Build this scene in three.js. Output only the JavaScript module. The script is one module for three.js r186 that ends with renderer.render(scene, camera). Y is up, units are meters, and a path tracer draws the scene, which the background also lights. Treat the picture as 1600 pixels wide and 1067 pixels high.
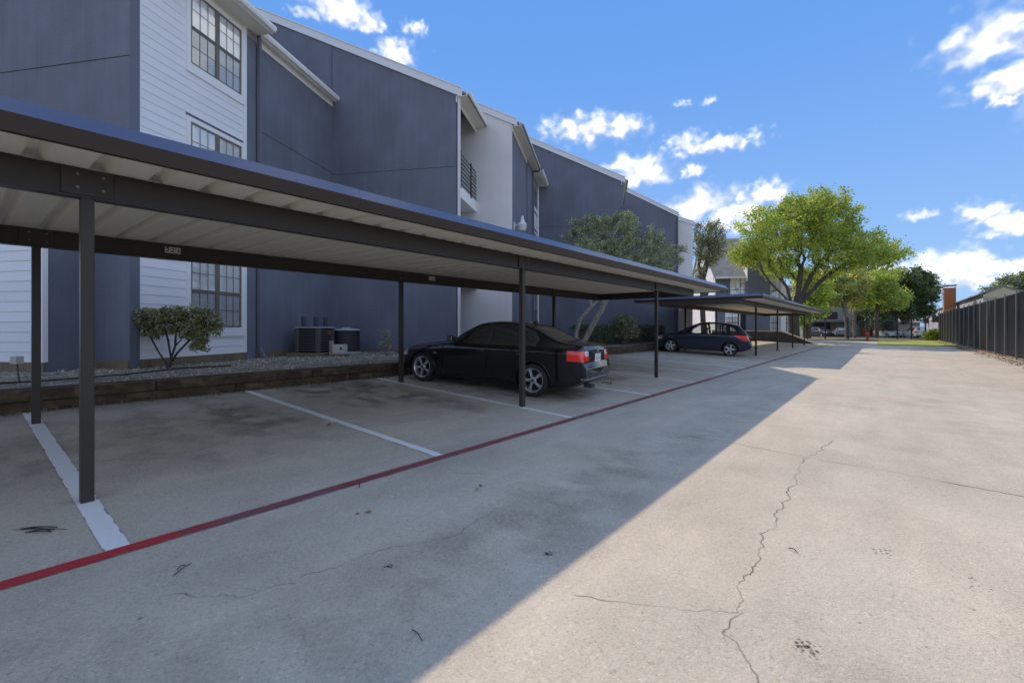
import * as THREE from 'three';
import { RoundedBoxGeometry } from 'three/addons/geometries/RoundedBoxGeometry.js';
import { mergeGeometries, toCreasedNormals } from 'three/addons/utils/BufferGeometryUtils.js';

// ------------------------------------------------------------------ camera, sky, sun, exposure
// World: x = across the lot (right of the carport line), z = -(distance along the carport line), y up, metres.
const TH = 39.2 * Math.PI / 180, FPX = 717, HZ = 512, EYE = 1.4;
const scene = new THREE.Scene();
const camera = new THREE.PerspectiveCamera(2 * Math.atan(533.5 / FPX) * 180 / Math.PI, 1600 / 1067, 0.05, 900);
camera.position.set(0, EYE, 0);
camera.lookAt(-Math.sin(TH), EYE, -Math.cos(TH));
camera.setViewOffset(1600, 1067, 0, 21.5, 1600, 1067);
camera.updateProjectionMatrix();
scene.add(camera);
const renderer = new THREE.WebGLRenderer({ antialias: true });
renderer.setSize(1024, 682);
renderer.toneMapping = THREE.LinearToneMapping;
renderer.toneMappingExposure = 2.05;
renderer.shadowMap.enabled = true;
const SUN_DIR = new THREE.Vector3(-2.70, 2.79, -2.7).normalize();
const sun = new THREE.DirectionalLight(0xffeacf, 2.0);
sun.position.copy(SUN_DIR).multiplyScalar(120);
sun.castShadow = true;
sun.shadow.mapSize.set(4096, 4096);
Object.assign(sun.shadow.camera, { left: -70, right: 70, top: 70, bottom: -70, near: 1, far: 260 });
scene.add(sun, sun.target);
sun.target.position.set(0, 0, -20);

// ------------------------------------------------------------------ helpers
function rng(seed) { let a = seed >>> 0; return () => { a = (a + 0x6D2B79F5) | 0; let t = Math.imul(a ^ (a >>> 15), 1 | a); t = (t + Math.imul(t ^ (t >>> 7), 61 | t)) ^ t; return ((t ^ (t >>> 14)) >>> 0) / 4294967296; }; }
const NT = new Float32Array(65536); { const r = rng(77); for (let i = 0; i < 65536; i++) NT[i] = r(); }
function vn(x, y) {
  const xi = Math.floor(x), yi = Math.floor(y); let fx = x - xi, fy = y - yi;
  fx = fx * fx * (3 - 2 * fx); fy = fy * fy * (3 - 2 * fy);
  const x0 = xi & 255, x1 = (xi + 1) & 255, y0 = (yi & 255) << 8, y1 = ((yi + 1) & 255) << 8;
  const a = NT[y0 | x0], b = NT[y0 | x1], c = NT[y1 | x0], d = NT[y1 | x1];
  return a + (b - a) * fx + (c - a + (a - b - c + d) * fx) * fy;
}
function fbm(x, y, o = 4) { let s = 0, w = 0.5, t = 0; for (let i = 0; i < o; i++) { s += vn(x + i * 37.7, y + i * 91.3) * w; t += w; w *= 0.5; x *= 2.03; y *= 2.03; } return s / t; }
const clamp = (x, a = 0, b = 1) => x < a ? a : x > b ? b : x;
const sstep = (a, b, x) => { const t = clamp((x - a) / (b - a)); return t * t * (3 - 2 * t); };
const lerp = (a, b, t) => a + (b - a) * t;
const enc = (l) => { l = clamp(l); return 255 * (l <= 0.0031308 ? 12.92 * l : 1.055 * Math.pow(l, 1 / 2.4) - 0.055); };
const P = (u, y, v) => new THREE.Vector3(v, y, -u);
// a picture direction at a chosen distance straight ahead, as a point in the world
function at(px, py, Z) {
  const X = (px - 800) / FPX * Z, y = EYE + (HZ - py) / FPX * Z;
  return new THREE.Vector3(X * Math.cos(TH) - Z * Math.sin(TH), y, -X * Math.sin(TH) - Z * Math.cos(TH));
}
const bayY = (v) => v > -3.71 ? 0 : 0.05 * (-3.71 - v);

function colorTex(w, h, f, rep) { // f(x, y in 0..1, i, j) -> linear rgb
  const d = new Uint8Array(w * h * 4), o = [0, 0, 0];
  for (let j = 0; j < h; j++) for (let i = 0; i < w; i++) { f((i + 0.5) / w, (j + 0.5) / h, o, i, j); const k = (j * w + i) * 4; d[k] = enc(o[0]); d[k + 1] = enc(o[1]); d[k + 2] = enc(o[2]); d[k + 3] = 255; }
  return finish(d, w, h, true, rep);
}
function grayTex(w, h, f, rep) {
  const d = new Uint8Array(w * h * 4);
  for (let j = 0; j < h; j++) for (let i = 0; i < w; i++) { const g = 255 * clamp(f((i + 0.5) / w, (j + 0.5) / h, i, j)), k = (j * w + i) * 4; d[k] = d[k + 1] = d[k + 2] = g; d[k + 3] = 255; }
  return finish(d, w, h, false, rep);
}
function finish(d, w, h, srgb, rep) {
  const t = new THREE.DataTexture(d, w, h, THREE.RGBAFormat);
  t.magFilter = THREE.LinearFilter; t.minFilter = THREE.LinearMipmapLinearFilter; t.generateMipmaps = true; t.wrapS = t.wrapT = THREE.RepeatWrapping;
  if (srgb) t.colorSpace = THREE.SRGBColorSpace;
  if (rep) t.repeat.set(rep, rep);
  t.needsUpdate = true; return t;
}
const rgb = (r, g, b) => new THREE.Color().setRGB(r, g, b);
const std = (c, o = {}) => new THREE.MeshStandardMaterial({ color: Array.isArray(c) ? rgb(...c) : c, roughness: 0.8, ...o });
const phys = (c, o = {}) => new THREE.MeshPhysicalMaterial({ color: Array.isArray(c) ? rgb(...c) : c, roughness: 0.4, ...o });

const taken = {};
function numbered(n) { if (!(n in taken)) { taken[n] = 0; return n; } taken[n]++; return n + '_' + String(taken[n]).padStart(3, '0'); }
function thing(name, label, category, pos = [0, 0, 0], turn = 0, group) {
  const o = new THREE.Group(); o.name = numbered(name); o.position.set(...(pos.isVector3 ? pos.toArray() : pos)); o.rotation.y = turn;
  o.userData = { label, category }; if (group) o.userData.group = group; scene.add(o); return o;
}
function single(name, label, category, geo, mat, pos, turn = 0, group) {
  const m = new THREE.Mesh(geo, mat); m.name = numbered(name); if (pos) m.position.set(...(pos.isVector3 ? pos.toArray() : pos)); m.rotation.y = turn;
  m.userData = { label, category }; if (group) m.userData.group = group; scene.add(m); return m;
}
function part(name, geo, mat, parent, label) { const m = new THREE.Mesh(geo, mat); m.name = name; if (label) m.userData.label = label; parent.add(m); return m; }
function sub(name, parent) { const g = new THREE.Group(); g.name = name; parent.add(g); return g; }
function structure(name, geo, mat) { const m = geo ? new THREE.Mesh(geo, mat) : new THREE.Group(); m.name = name; m.userData = { kind: 'structure' }; scene.add(m); return m; }
function copyOf(src, label, pos, turn) { const c = src.clone(); c.name = numbered(src.name.replace(/_\d\d\d$/, '')); c.userData = { ...src.userData, label: label ?? src.userData.label }; if (pos) c.position.set(...(pos.isVector3 ? pos.toArray() : pos)); if (turn !== undefined) c.rotation.y = turn; scene.add(c); return c; }
function flat(g) { // no index, uv in metres by the way each face points
  const o = g.index ? g.toNonIndexed() : g, p = o.attributes.position, uv = new Float32Array(p.count * 2);
  const a = new THREE.Vector3(), b = new THREE.Vector3(), c = new THREE.Vector3();
  for (let i = 0; i < p.count; i += 3) {
    a.fromBufferAttribute(p, i); b.fromBufferAttribute(p, i + 1); c.fromBufferAttribute(p, i + 2);
    const n = b.clone().sub(a).cross(c.clone().sub(a)), x = Math.abs(n.x), y = Math.abs(n.y), z = Math.abs(n.z);
    [a, b, c].forEach((q, k) => { const s = x >= y && x >= z ? [q.z, q.y] : y >= z ? [q.x, q.z] : [q.x, q.y]; uv[(i + k) * 2] = s[0]; uv[(i + k) * 2 + 1] = s[1]; });
  }
  o.setAttribute('uv', new THREE.BufferAttribute(uv, 2)); return o;
}
const box = (w, h, d, x = 0, y = 0, z = 0) => flat(new THREE.BoxGeometry(w, h, d).translate(x, y, z));
const box2 = (x0, x1, y0, y1, z0, z1) => box(x1 - x0, y1 - y0, z1 - z0, (x0 + x1) / 2, (y0 + y1) / 2, (z0 + z1) / 2);
const rbox = (w, h, d, r = 0.01, x = 0, y = 0, z = 0, s = 2) => flat(new RoundedBoxGeometry(w, h, d, s, Math.min(r, w / 2.02, h / 2.02, d / 2.02)).translate(x, y, z));
function merge(list) { const l = list.map(g => { const q = g.index ? g.toNonIndexed() : g; for (const k of Object.keys(q.attributes)) if (!['position', 'normal', 'uv', 'color'].includes(k)) q.deleteAttribute(k); return q; }); return mergeGeometries(l); }
function prism(pts, depth, bevel = 0) { // outline in x, y, thickness towards +z from 0
  const s = new THREE.Shape(pts.map(p => new THREE.Vector2(p[0], p[1])));
  return flat(new THREE.ExtrudeGeometry(s, { depth, bevelEnabled: bevel > 0, bevelThickness: bevel, bevelSize: bevel, bevelOffset: -bevel, bevelSegments: 2, curveSegments: 6 }));
}
function tube(pts, r, seg = 6, n) { const c = new THREE.CatmullRomCurve3(pts.map(p => p.isVector3 ? p : new THREE.Vector3(...p))); return new THREE.TubeGeometry(c, n || Math.max(2, pts.length * 3), r, seg, false).toNonIndexed(); }
function cyl(r0, r1, h, x = 0, y = 0, z = 0, n = 16) { return new THREE.CylinderGeometry(r1, r0, h, n).translate(x, y + h / 2, z).toNonIndexed(); }
function lathe(pts, n = 24) { return new THREE.LatheGeometry(pts.map(p => new THREE.Vector2(p[0], p[1])), n).toNonIndexed(); }
function sheet(u0, u1, v0, v1, yf, nu = 1, nv = 1) { // ground sheet, uv 0..1 along u and v
  const g = new THREE.PlaneGeometry(1, 1, nu, nv), p = g.attributes.position, uv = g.attributes.uv;
  for (let i = 0; i < p.count; i++) { const s = p.getX(i) + 0.5, t = p.getY(i) + 0.5, u = lerp(u0, u1, s), v = lerp(v0, v1, t); p.setXYZ(i, v, typeof yf === 'function' ? yf(v, u) : yf, -u); uv.setXY(i, s, t); }
  const ix = g.index.array; for (let i = 0; i < ix.length; i += 3) { const t = ix[i]; ix[i] = ix[i + 1]; ix[i + 1] = t; }
  g.computeVertexNormals(); const n = g.attributes.normal; if (n.getY(0) < 0) { for (let i = 0; i < ix.length; i += 3) { const t = ix[i]; ix[i] = ix[i + 1]; ix[i + 1] = t; } g.computeVertexNormals(); }
  return g;
}
const metresUV = (g, u0, v0, su, sv) => { const uv = g.attributes.uv; for (let i = 0; i < uv.count; i++) uv.setXY(i, uv.getX(i) * su + u0, uv.getY(i) * sv + v0); return g; };

// ------------------------------------------------------------------ sky
{
  const W = 4096, H = 2048, d = new Float32Array(W * H * 4);
  const r = rng(5);
  const clouds = []; // az, el, half width, half height (radians), seed, strength
  const addPx = (px, py, rx, ry, k = 1) => { const q = at(px, py, 1).sub(camera.position), h = Math.hypot(q.x, q.z), f = FPX * Math.hypot(1, (px - 800) / FPX); clouds.push([Math.atan2(q.z, q.x), Math.atan2(q.y, h), rx / f, ry / f, r() * 200, k]); };
  for (const c of [[525, 12, 44, 28], [578, 38, 26, 15], [645, 45, 22, 11, .8], [622, 86, 34, 22], [480, 22, 26, 9, .5], [925, 205, 78, 26], [985, 196, 26, 16, .8], [1003, 270, 62, 30], [1112, 230, 78, 17, .85], [1070, 222, 34, 16, .7], [1082, 270, 20, 12], [1095, 322, 62, 40], [1190, 306, 50, 24], [1150, 345, 60, 30, .9],
    [1066, 162, 14, 6, .6], [1109, 158, 12, 8, .6], [1550, 68, 84, 44], [1585, 128, 60, 34], [1568, 160, 22, 11], [1436, 338, 24, 11, .7], [1540, 333, 36, 22], [1592, 352, 52, 24], [1550, 368, 14, 9, .7],
    [1490, 412, 60, 30], [1460, 425, 50, 26, .9], [1555, 422, 56, 22], [1600, 430, 60, 26], [1510, 440, 90, 24, .9], [1400, 420, 60, 20, .7], [1340, 430, 70, 20, .6], [700, 300, 60, 20, .6]]) addPx(...c);
  for (let i = 0; i < 300; i++) { // unseen clouds added denser than in view to lift the shade, more low down
    const az = (r() * 2 - 1) * Math.PI, el = Math.pow(r(), 1.5) * 1.25 + 0.05, s = 0.035 + 0.10 * r();
    const fwd = Math.atan2(-Math.cos(TH), -Math.sin(TH)); let da = az - fwd; da = Math.atan2(Math.sin(da), Math.cos(da));
    if (Math.abs(da) < 0.95 && el < 0.8) continue;
    clouds.push([az, el, s * 1.5, s * 0.62, r() * 200, 1]);
  }
  const dens = new Float32Array(W * H), shade = new Float32Array(W * H);
  for (const [az, el, rx, ry, sd, k] of clouds) {
    const ce = Math.max(0.15, Math.cos(el)), j0 = Math.max(0, Math.floor(((el - ry * 1.9) / Math.PI + 0.5) * H)), j1 = Math.min(H - 1, Math.ceil(((el + ry * 1.9) / Math.PI + 0.5) * H));
    const di = Math.ceil(rx * 1.8 / ce / (2 * Math.PI) * W), ic = Math.round((az / (2 * Math.PI) + 0.5) * W);
    for (let j = j0; j <= j1; j++) {
      const y = ((j + 0.5) / H - 0.5) * Math.PI - el;
      for (let i = ic - di; i <= ic + di; i++) {
        const x = (i - ic) / W * 2 * Math.PI * ce, q = 1 / ry;
        const wx = (fbm(x * q * 1.7 + sd, y * q * 1.7, 3) - 0.5) * 0.9, wy = (fbm(x * q * 1.7 + sd + 50, y * q * 1.7 + 9, 3) - 0.5) * 0.9;
        const ex = x / rx + wx * 0.7, ey = y / ry + wy * 0.8, rr = Math.hypot(ex, ey < -0.1 ? ey * 1.45 : ey);
        const n = fbm(x * q * 1.9 + sd * 3 + wx, y * q * 2.2 + wy, 6);
        const f = (1 - rr * 1.02) * 0.95 + (n - 0.5) * 1.05, v = k * (0.72 * sstep(0.1, 0.75, f) + 0.28 * sstep(-0.2, 0.45, f));
        if (v <= 0) continue;
        const id = j * W + ((i % W) + W) % W;
        if (v > dens[id]) { dens[id] = v; shade[id] = clamp(0.55 + 0.55 * ey + (n - 0.5) * 1.5); }
      }
    }
  }
  for (let j = 0; j < H; j++) {
    const el = ((j + 0.5) / H - 0.5) * Math.PI, t = clamp(el / 0.75), a = Math.pow(1 - t, 2.3), b = Math.pow(clamp(el / 1.57), 1);
    const R = lerp(0.082, 0.235, a), G = lerp(0.212, 0.372, a), B = lerp(0.515, 0.555, a);
    for (let i = 0; i < W; i++) {
      const id = j * W + i, k = id * 4, c = dens[id], s = shade[id];
      const z = 1 - 0.15 * b;
      const cr = lerp(0.38, 0.82, s), cg = lerp(0.42, 0.81, s), cb = lerp(0.50, 0.81, s);
      d[k] = lerp(R * z, cr, c); d[k + 1] = lerp(G * z, cg, c); d[k + 2] = lerp(B * z, cb, c); d[k + 3] = 1;
    }
  }
  const t = new THREE.DataTexture(d, W, H, THREE.RGBAFormat, THREE.FloatType);
  t.mapping = THREE.EquirectangularReflectionMapping; t.magFilter = THREE.LinearFilter; t.minFilter = THREE.LinearFilter; t.wrapS = THREE.RepeatWrapping; t.needsUpdate = true;
  scene.background = t; scene.environment = t;
  scene.backgroundIntensity = scene.environmentIntensity = 0.87;
}

// ------------------------------------------------------------------ materials
const stuccoBump = grayTex(512, 512, (x, y) => 0.5 + 0.9 * (fbm(x * 64, y * 64, 3) - 0.5), 1 / 0.9);
function mottled(c, amt, size, n = 512) {
  const t = colorTex(n, n, (x, y, o) => {
    const tri = Math.min(x, 1 - x, y, 1 - y), e = sstep(0, 0.08, tri);
    const f = 1 + amt * 0.45 * e * (fbm(x * 60, y * 3 + 7, 4) - 0.5) * 2 + amt * e * (fbm(x * 7, y * 7, 5) - 0.5) * 2 + amt * 0.35 * (NT[((x * 4096 | 0) * 131 + (y * 4096 | 0) * 71) & 65535] - 0.5);
    o[0] = c[0] * f; o[1] = c[1] * f; o[2] = c[2] * f;
  }, 1 / size);
  return t;
}
const M = {};
M.stucco = std(0xffffff, { map: mottled([0.160, 0.170, 0.208], 0.20, 5.3), bumpMap: stuccoBump, bumpScale: 0.007, roughness: 0.88 });
M.stuccoLight = std(0xffffff, { map: mottled([0.74, 0.71, 0.69], 0.07, 4.7), bumpMap: stuccoBump, bumpScale: 0.004, roughness: 0.88 });
M.sidingA = std([0.80, 0.80, 0.81], { roughness: 0.6 }); M.sidingB = std([0.78, 0.78, 0.79], { roughness: 0.62 }); M.sidingC = std([0.81, 0.81, 0.82], { roughness: 0.58 });
M.trim = std([0.84, 0.83, 0.81], { roughness: 0.5 });
M.fascia = std([0.72, 0.68, 0.60], { roughness: 0.55 });
M.foundation = std(0xffffff, { map: mottled([0.20, 0.15, 0.095], 0.35, 2.1), roughness: 0.95 });
M.sash = std([0.16, 0.145, 0.12], { roughness: 0.45 });
M.muntin = std([0.2, 0.22, 0.25], { roughness: 0.5 });
M.glass = phys([1, 1, 1], { transmission: 1, thickness: 0, roughness: 0.02, ior: 1.9 });
M.blind = std([0.84, 0.84, 0.82], { roughness: 0.7 });
M.screen = std([0.06, 0.065, 0.07], { transparent: true, opacity: 0.22, roughness: 0.9 });
M.shingle = std(0xffffff, { map: mottled([0.25, 0.235, 0.22], 0.3, 3.1), roughness: 0.95 });
M.bronze = phys([0.042, 0.034, 0.028], { roughness: 0.42, specularIntensity: 0.8 });
M.edgeNavy = phys([0.072, 0.092, 0.178], { roughness: 0.4, clearcoat: 0.6, clearcoatRoughness: 0.15 }); // upper strip of the roof edging: bluer and lighter than the bronze channel below
M.deck = std(0xffffff, { map: mottled([0.88, 0.81, 0.67], 0.06, 3.7), roughness: 0.55 });
M.bolt = std([0.2, 0.19, 0.18], { roughness: 0.4, metalness: 0.6 });
M.dark = std([0.012, 0.012, 0.013], { roughness: 0.7 });
M.black = std([0.02, 0.02, 0.021], { roughness: 0.5 });
M.metal = std([0.45, 0.45, 0.46], { roughness: 0.35, metalness: 0.9 });
M.greyPaint = std([0.085, 0.085, 0.078], { roughness: 0.5 });
M.whitePaint = std([0.72, 0.72, 0.70], { roughness: 0.45 });
// ------------------------------------------------------------------ ground
function jagged(pts, seed, amp = 0.035) { // a crack: midpoint-displaced polyline
  const r = rng(seed); let l = pts.map(p => [...p]);
  for (let k = 0; k < 6; k++) { const o = []; for (let i = 0; i < l.length - 1; i++) { const [a, b] = [l[i], l[i + 1]], L = Math.hypot(b[0] - a[0], b[1] - a[1]); if (L < 0.02) { o.push(a); continue; } const j = (r() - 0.5) * Math.min(amp, L * 0.3); o.push(a, [(a[0] + b[0]) / 2 - (b[1] - a[1]) / L * j, (a[1] + b[1]) / 2 + (b[0] - a[0]) / L * j]); } o.push(l[l.length - 1]); l = o; }
  return l;
}
const CRACKS = [ // [points in u, v], half width in metres
  [jagged([[6.08, -2.47], [6.04, -1.87], [5.98, -1.33], [5.84, -0.61], [5.79, 0.07], [5.63, 0.88], [5.4, 2.0], [5.3, 4.4]], 1, 0.03), 0.0062],
  [jagged([[5.82, -0.66], [4.71, -0.64], [3.56, -0.63], [2.83, -0.62], [2.46, -0.57]], 2, 0.05), 0.0035],
  [jagged([[6.9, -0.5], [6.4, -0.58], [5.9, -0.66]], 12, 0.04), 0.002],
  [jagged([[2.47, -0.55], [2.24, -0.58], [2.13, -0.46], [2.02, -0.39], [1.6, -0.3], [0.9, 0.1], [-1.5, 0.6]], 3, 0.05), 0.0042],
  [jagged([[2.07, -1.26], [2.21, -0.96], [2.29, -0.8], [2.46, -0.56]], 4, 0.03), 0.003],
  [jagged([[1.25, -2.55], [1.75, -2.45], [2.2, -2.25], [2.7, -2.35]], 5, 0.08), 0.002],
  [jagged([[0.75, -2.9], [0.95, -2.6], [1.2, -2.5]], 6, 0.06), 0.002],
  [jagged([[10.2, -1.2], [9.9, 0.8], [9.8, 4.4]], 7, 0.05), 0.004],
  [jagged([[3.1, -3.2], [3.3, -2.8], [3.6, -2.7]], 8, 0.05), 0.0018],
  [jagged([[0.4, -6.2], [1.4, -5.6], [2.2, -5.9]], 9, 0.07), 0.0016],
  [jagged([[4.0, -5.5], [4.7, -4.9], [5.8, -5.2]], 10, 0.07), 0.0016],
];
const STAINS = [ // u, v, half u, half v, depth: old oil and tyre marks on the bays, grime on the drive
  [4.45, -7.7, 0.42, 1.1, 0.50], [5.35, -7.4, 0.36, 1.3, 0.48], [4.9, -8.2, 0.9, 0.5, 0.38], [5.5, -6.0, 0.3, 1.0, 0.30], [2.55, -7.1, 0.33, 1.0, 0.42], [1.6, -7.0, 0.35, 1.2, 0.25], [1.9, -5.9, 0.6, 0.7, 0.18], [2.9, -6.3, 0.2, 0.8, 0.3],
  [7.5, -6.6, 0.8, 1.6, 0.4], [10.3, -6.4, 0.5, 0.7, 0.6], [10.9, -5.6, 0.35, 0.4, 0.4], [13.3, -6.6, 0.6, 1.0, 0.4], [0.4, -6.6, 0.6, 1.1, 0.22], [4.1, -2.1, 1.6, 0.34, 0.34], [1.9, -1.9, 1.7, 0.36, 0.30], [7.0, -1.9, 2.0, 0.3, 0.2], [9.2, 0.9, 1.2, 0.35, 0.2], [11.6, 0.6, 0.9, 0.5, 0.22], [8.3, 2.4, 1.0, 0.3, 0.14], [3.4, 1.8, 2.0, 0.4, 0.10], [-0.5, -2.6, 1.2, 0.5, 0.2],
];
function concrete(u0, u1, v0, v1, W, H) {
  const d = new Float32Array(W * H * 3), su = (u1 - u0) / W, sv = (v1 - v0) / H;
  for (let j = 0; j < H; j++) for (let i = 0; i < W; i++) {
    const u = u0 + (i + 0.5) * su, v = v0 + (j + 0.5) * sv, k = (j * W + i) * 3;
    const big = fbm(u * 0.55 + 3, v * 0.8 + 9, 4) - 0.5, mid = fbm(u * 2.6 + 40, v * 3.1, 4) - 0.5, streak = fbm(u * 0.9 + 80, v * 7 + 5, 3) - 0.5, fine = vn(u * 55, v * 55) - 0.5, grit = NT[(i * 7919 + j * 104729 + ((i * j) >> 3)) & 65535];
    let f = 1 + 0.34 * big + 0.24 * mid + 0.14 * streak + 0.10 * fine + 0.19 * (vn(u * 120, v * 120) - 0.5) + 0.13 * (grit - 0.5);
    if (vn(u * 95 + 7, v * 95) > 0.85) f *= 0.78; // pits
    if (vn(u * 80 + 90, v * 80 + 31) > 0.86) f *= 1.16; // pale aggregate
    let o = 1, dirt = 0;
    for (const [a, b, hu, hv, dp] of STAINS) { const x = (u - a) / hu, y = (v - b) / hv, q = x * x + y * y; if (q > 3.2) continue; const w = (1 - q / 3.2) * dp * (0.12 + 1.5 * sstep(0.3, 0.75, fbm(u * 4.6 + a * 9, v * 3.4 + b * 5, 5)) * (0.6 + 0.8 * vn(u * 60, v * 60))); o *= 1 - clamp(w * (b > -3.7 ? 0.45 : 0.8), 0, 0.62); dirt += w; }
    if (v < -3.71) { const e = sstep(-8.1, -9.0, v + 0.5 * (fbm(u * 1.3, v * 2, 4) - 0.5)) * fbm(u * 4, v * 4, 4) * 0.6; o *= 1 - e; dirt += e; }
    f *= o; const t = 0.045 * (fbm(u * 0.7 + 200, v * 0.9, 3) - 0.5);
    d[k] = 0.472 * f * (1 + t); d[k + 1] = 0.420 * f; d[k + 2] = 0.335 * f * (1 - t - 0.03 * dirt);
  }
  const spot = (u, v, rad, m) => { const ic = (u - u0) / su, jc = (v - v0) / sv, ri = rad / su + 1, rj = rad / sv + 1; for (let j = Math.max(0, Math.floor(jc - rj)); j <= Math.min(H - 1, jc + rj); j++) for (let i = Math.max(0, Math.floor(ic - ri)); i <= Math.min(W - 1, ic + ri); i++) { const q = Math.hypot((i + 0.5 - ic) * su, (j + 0.5 - jc) * sv); const w = 1 - sstep(rad * 0.5, rad * 0.5 + Math.max(rad * 0.7, su), q); if (w > 0) { const k = (j * W + i) * 3, g = 1 - w * (1 - m); d[k] *= g; d[k + 1] *= g; d[k + 2] *= g; } } };
  CRACKS.forEach(([l, hw], ci) => { for (let i = 0; i < l.length - 1; i++) { const [a, b] = [l[i], l[i + 1]], L = Math.hypot(b[0] - a[0], b[1] - a[1]), n = Math.max(1, Math.ceil(L / 0.006)); for (let s = 0; s < n; s++) { const u = lerp(a[0], b[0], s / n), v = lerp(a[1], b[1], s / n); if (u < u0 - 0.1 || u > u1 + 0.1 || v < v0 - 0.1 || v > v1 + 0.1) continue; const w = vn(u * 6 + ci * 20, v * 6); spot(u, v, hw * (0.4 + 1.2 * w), 0.24 + 0.5 * (1 - w)); } } });
  const r = rng(31); // specks, drips, gum
  for (let n = 0; n < 420; n++) { const u = -2 + 17 * r(), v = -9 + 13 * r(); spot(u, v, 0.004 + 0.012 * r() * r(), 0.35 + 0.4 * r()); }
  for (const [cu, cv, n, s] of [[2.37, -0.27, 44, 0.05], [3.69, -0.01, 26, 0.07], [3.54, 0.37, 16, 0.09], [2.35, -1.62, 30, 0.03], [1.62, -2.25, 20, 0.035], [4.6, 1.2, 14, 0.06]]) for (let i = 0; i < n; i++) spot(cu + (r() + r() - 1) * s * 1.4, cv + (r() + r() - 1) * s, 0.003 + 0.005 * r(), 0.25);
  const t = colorTex(W, H, (x, y, o, i, j) => { const k = (j * W + i) * 3; o[0] = d[k]; o[1] = d[k + 1]; o[2] = d[k + 2]; });
  t.wrapS = t.wrapT = THREE.ClampToEdgeWrapping; return t;
}
const gritBump = (rep) => grayTex(512, 512, (x, y) => 0.5 + 0.5 * (vn(x * 128, y * 128) - 0.5) + 0.5 * (vn(x * 256, y * 256) - 0.5), rep);
function slab(parent, u0, u1, v0, v1, W, H, nu, yf) {
  const g = sheet(u0, u1, v0, v1, yf, nu, 2), b = gritBump(); b.repeat.set((u1 - u0) / 1.1, (v1 - v0) / 1.1);
  return part('concrete_slab', g, std(0xffffff, { map: concrete(u0, u1, v0, v1, W, H), bumpMap: b, bumpScale: 0.0035, roughness: 0.9 }), parent);
}
const drive = structure('driveway'), bays = structure('parking_bays');
slab(drive, -2, 6.2, -3.71, 4.2, 2048, 2048, 2, 0); slab(drive, 6.2, 14.4, -3.71, 4.2, 1024, 1024, 2, 0);
slab(drive, 14.4, 50, -3.71, 4.2, 1024, 512, 2, 0); slab(drive, -20, -2, -3.71, 4.2, 512, 512, 2, 0);
slab(bays, -2, 6.2, -9.0, -3.71, 2048, 1024, 2, bayY); slab(bays, 6.2, 14.4, -9.0, -3.71, 1024, 512, 2, bayY);
slab(bays, 14.4, 50, -9.0, -3.71, 1024, 256, 2, bayY); slab(bays, -20, -2, -9.0, -3.71, 256, 256, 2, bayY);
// the land round the lot, and the road across its far end
const soilTex = colorTex(512, 512, (x, y, o) => { const e = sstep(0, 0.06, Math.min(x, 1 - x, y, 1 - y)), f = 0.75 + 0.5 * lerp(0.5, fbm(x * 14, y * 14, 5), e) + 0.3 * (vn(x * 200, y * 200) - 0.5), g = fbm(x * 5 + 3, y * 5, 3); o[0] = 0.15 * f; o[1] = (0.125 + 0.02 * g) * f; o[2] = 0.085 * f; });
{ const t = soilTex.clone(); t.repeat.set(120, 120); t.needsUpdate = true; structure('ground', sheet(-250, 350, -300, 300, -0.03, 8, 8), std(0xffffff, { map: t, roughness: 1 })); }
{ const t = concrete(50, 58, -8, 0, 512, 512); t.wrapS = t.wrapT = THREE.MirroredRepeatWrapping; t.repeat.set(2, 8); structure('cross_road', sheet(50, 59, -40, 34, -0.004, 1, 4), std(0xffffff, { map: t, roughness: 0.9 })); }
const lawnTex = colorTex(512, 512, (x, y, o) => { const e = sstep(0, 0.06, Math.min(x, 1 - x, y, 1 - y)), f = 0.7 + 0.6 * lerp(0.5, fbm(x * 16, y * 16, 5), e) + 0.5 * (vn(x * 220, y * 220) - 0.5); o[0] = 0.30 * f; o[1] = 0.33 * f; o[2] = 0.055 * f; });
{ const t = lawnTex.clone(); t.repeat.set(10, 4); t.needsUpdate = true; structure('lawn', sheet(47.5, 70, -0.6, 4.25, (v, u) => 0.02, 4, 2), std(0xffffff, { map: t, roughness: 1 })); }
// painted markings, on the concrete
const paintTex = (c, worn, seed) => colorTex(1024, 64, (x, y, o) => { const n = fbm(x * 60 + seed, y * 4 + seed, 5), e = Math.min(y, 1 - y), w = clamp(sstep(worn, worn + 0.14, n + 0.34 * sstep(0, 0.13, e) - 0.22) - 0.10 * vn(x * 300, y * 20 + seed)), g = 0.75 + 0.3 * vn(x * 90, y * 8 + seed); o[0] = lerp(0.30 * g, c[0], w); o[1] = lerp(0.28 * g, c[1], w); o[2] = lerp(0.26 * g, c[2], w); });
const whiteLine = paintTex([0.80, 0.80, 0.79], 0.16, 3), whiteWorn = paintTex([0.78, 0.78, 0.77], 0.2, 17);
const lineMat = std(0xffffff, { map: whiteLine, roughness: 0.75 }), lineWornMat = std(0xffffff, { map: whiteWorn, roughness: 0.8 });
function bayLine(u, v0, v1, w = 0.1, mat = lineMat) { // runs across, so uv: x along the line
  const g = sheet(u - w / 2, u + w / 2, v0, v1, (v) => bayY(v) + 0.004, 1, 2), uv = g.attributes.uv; for (let i = 0; i < uv.count; i++) uv.setXY(i, uv.getY(i) * (v1 - v0) / 6, uv.getX(i));
  return part('bay_line', g, mat, bays);
}
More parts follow.
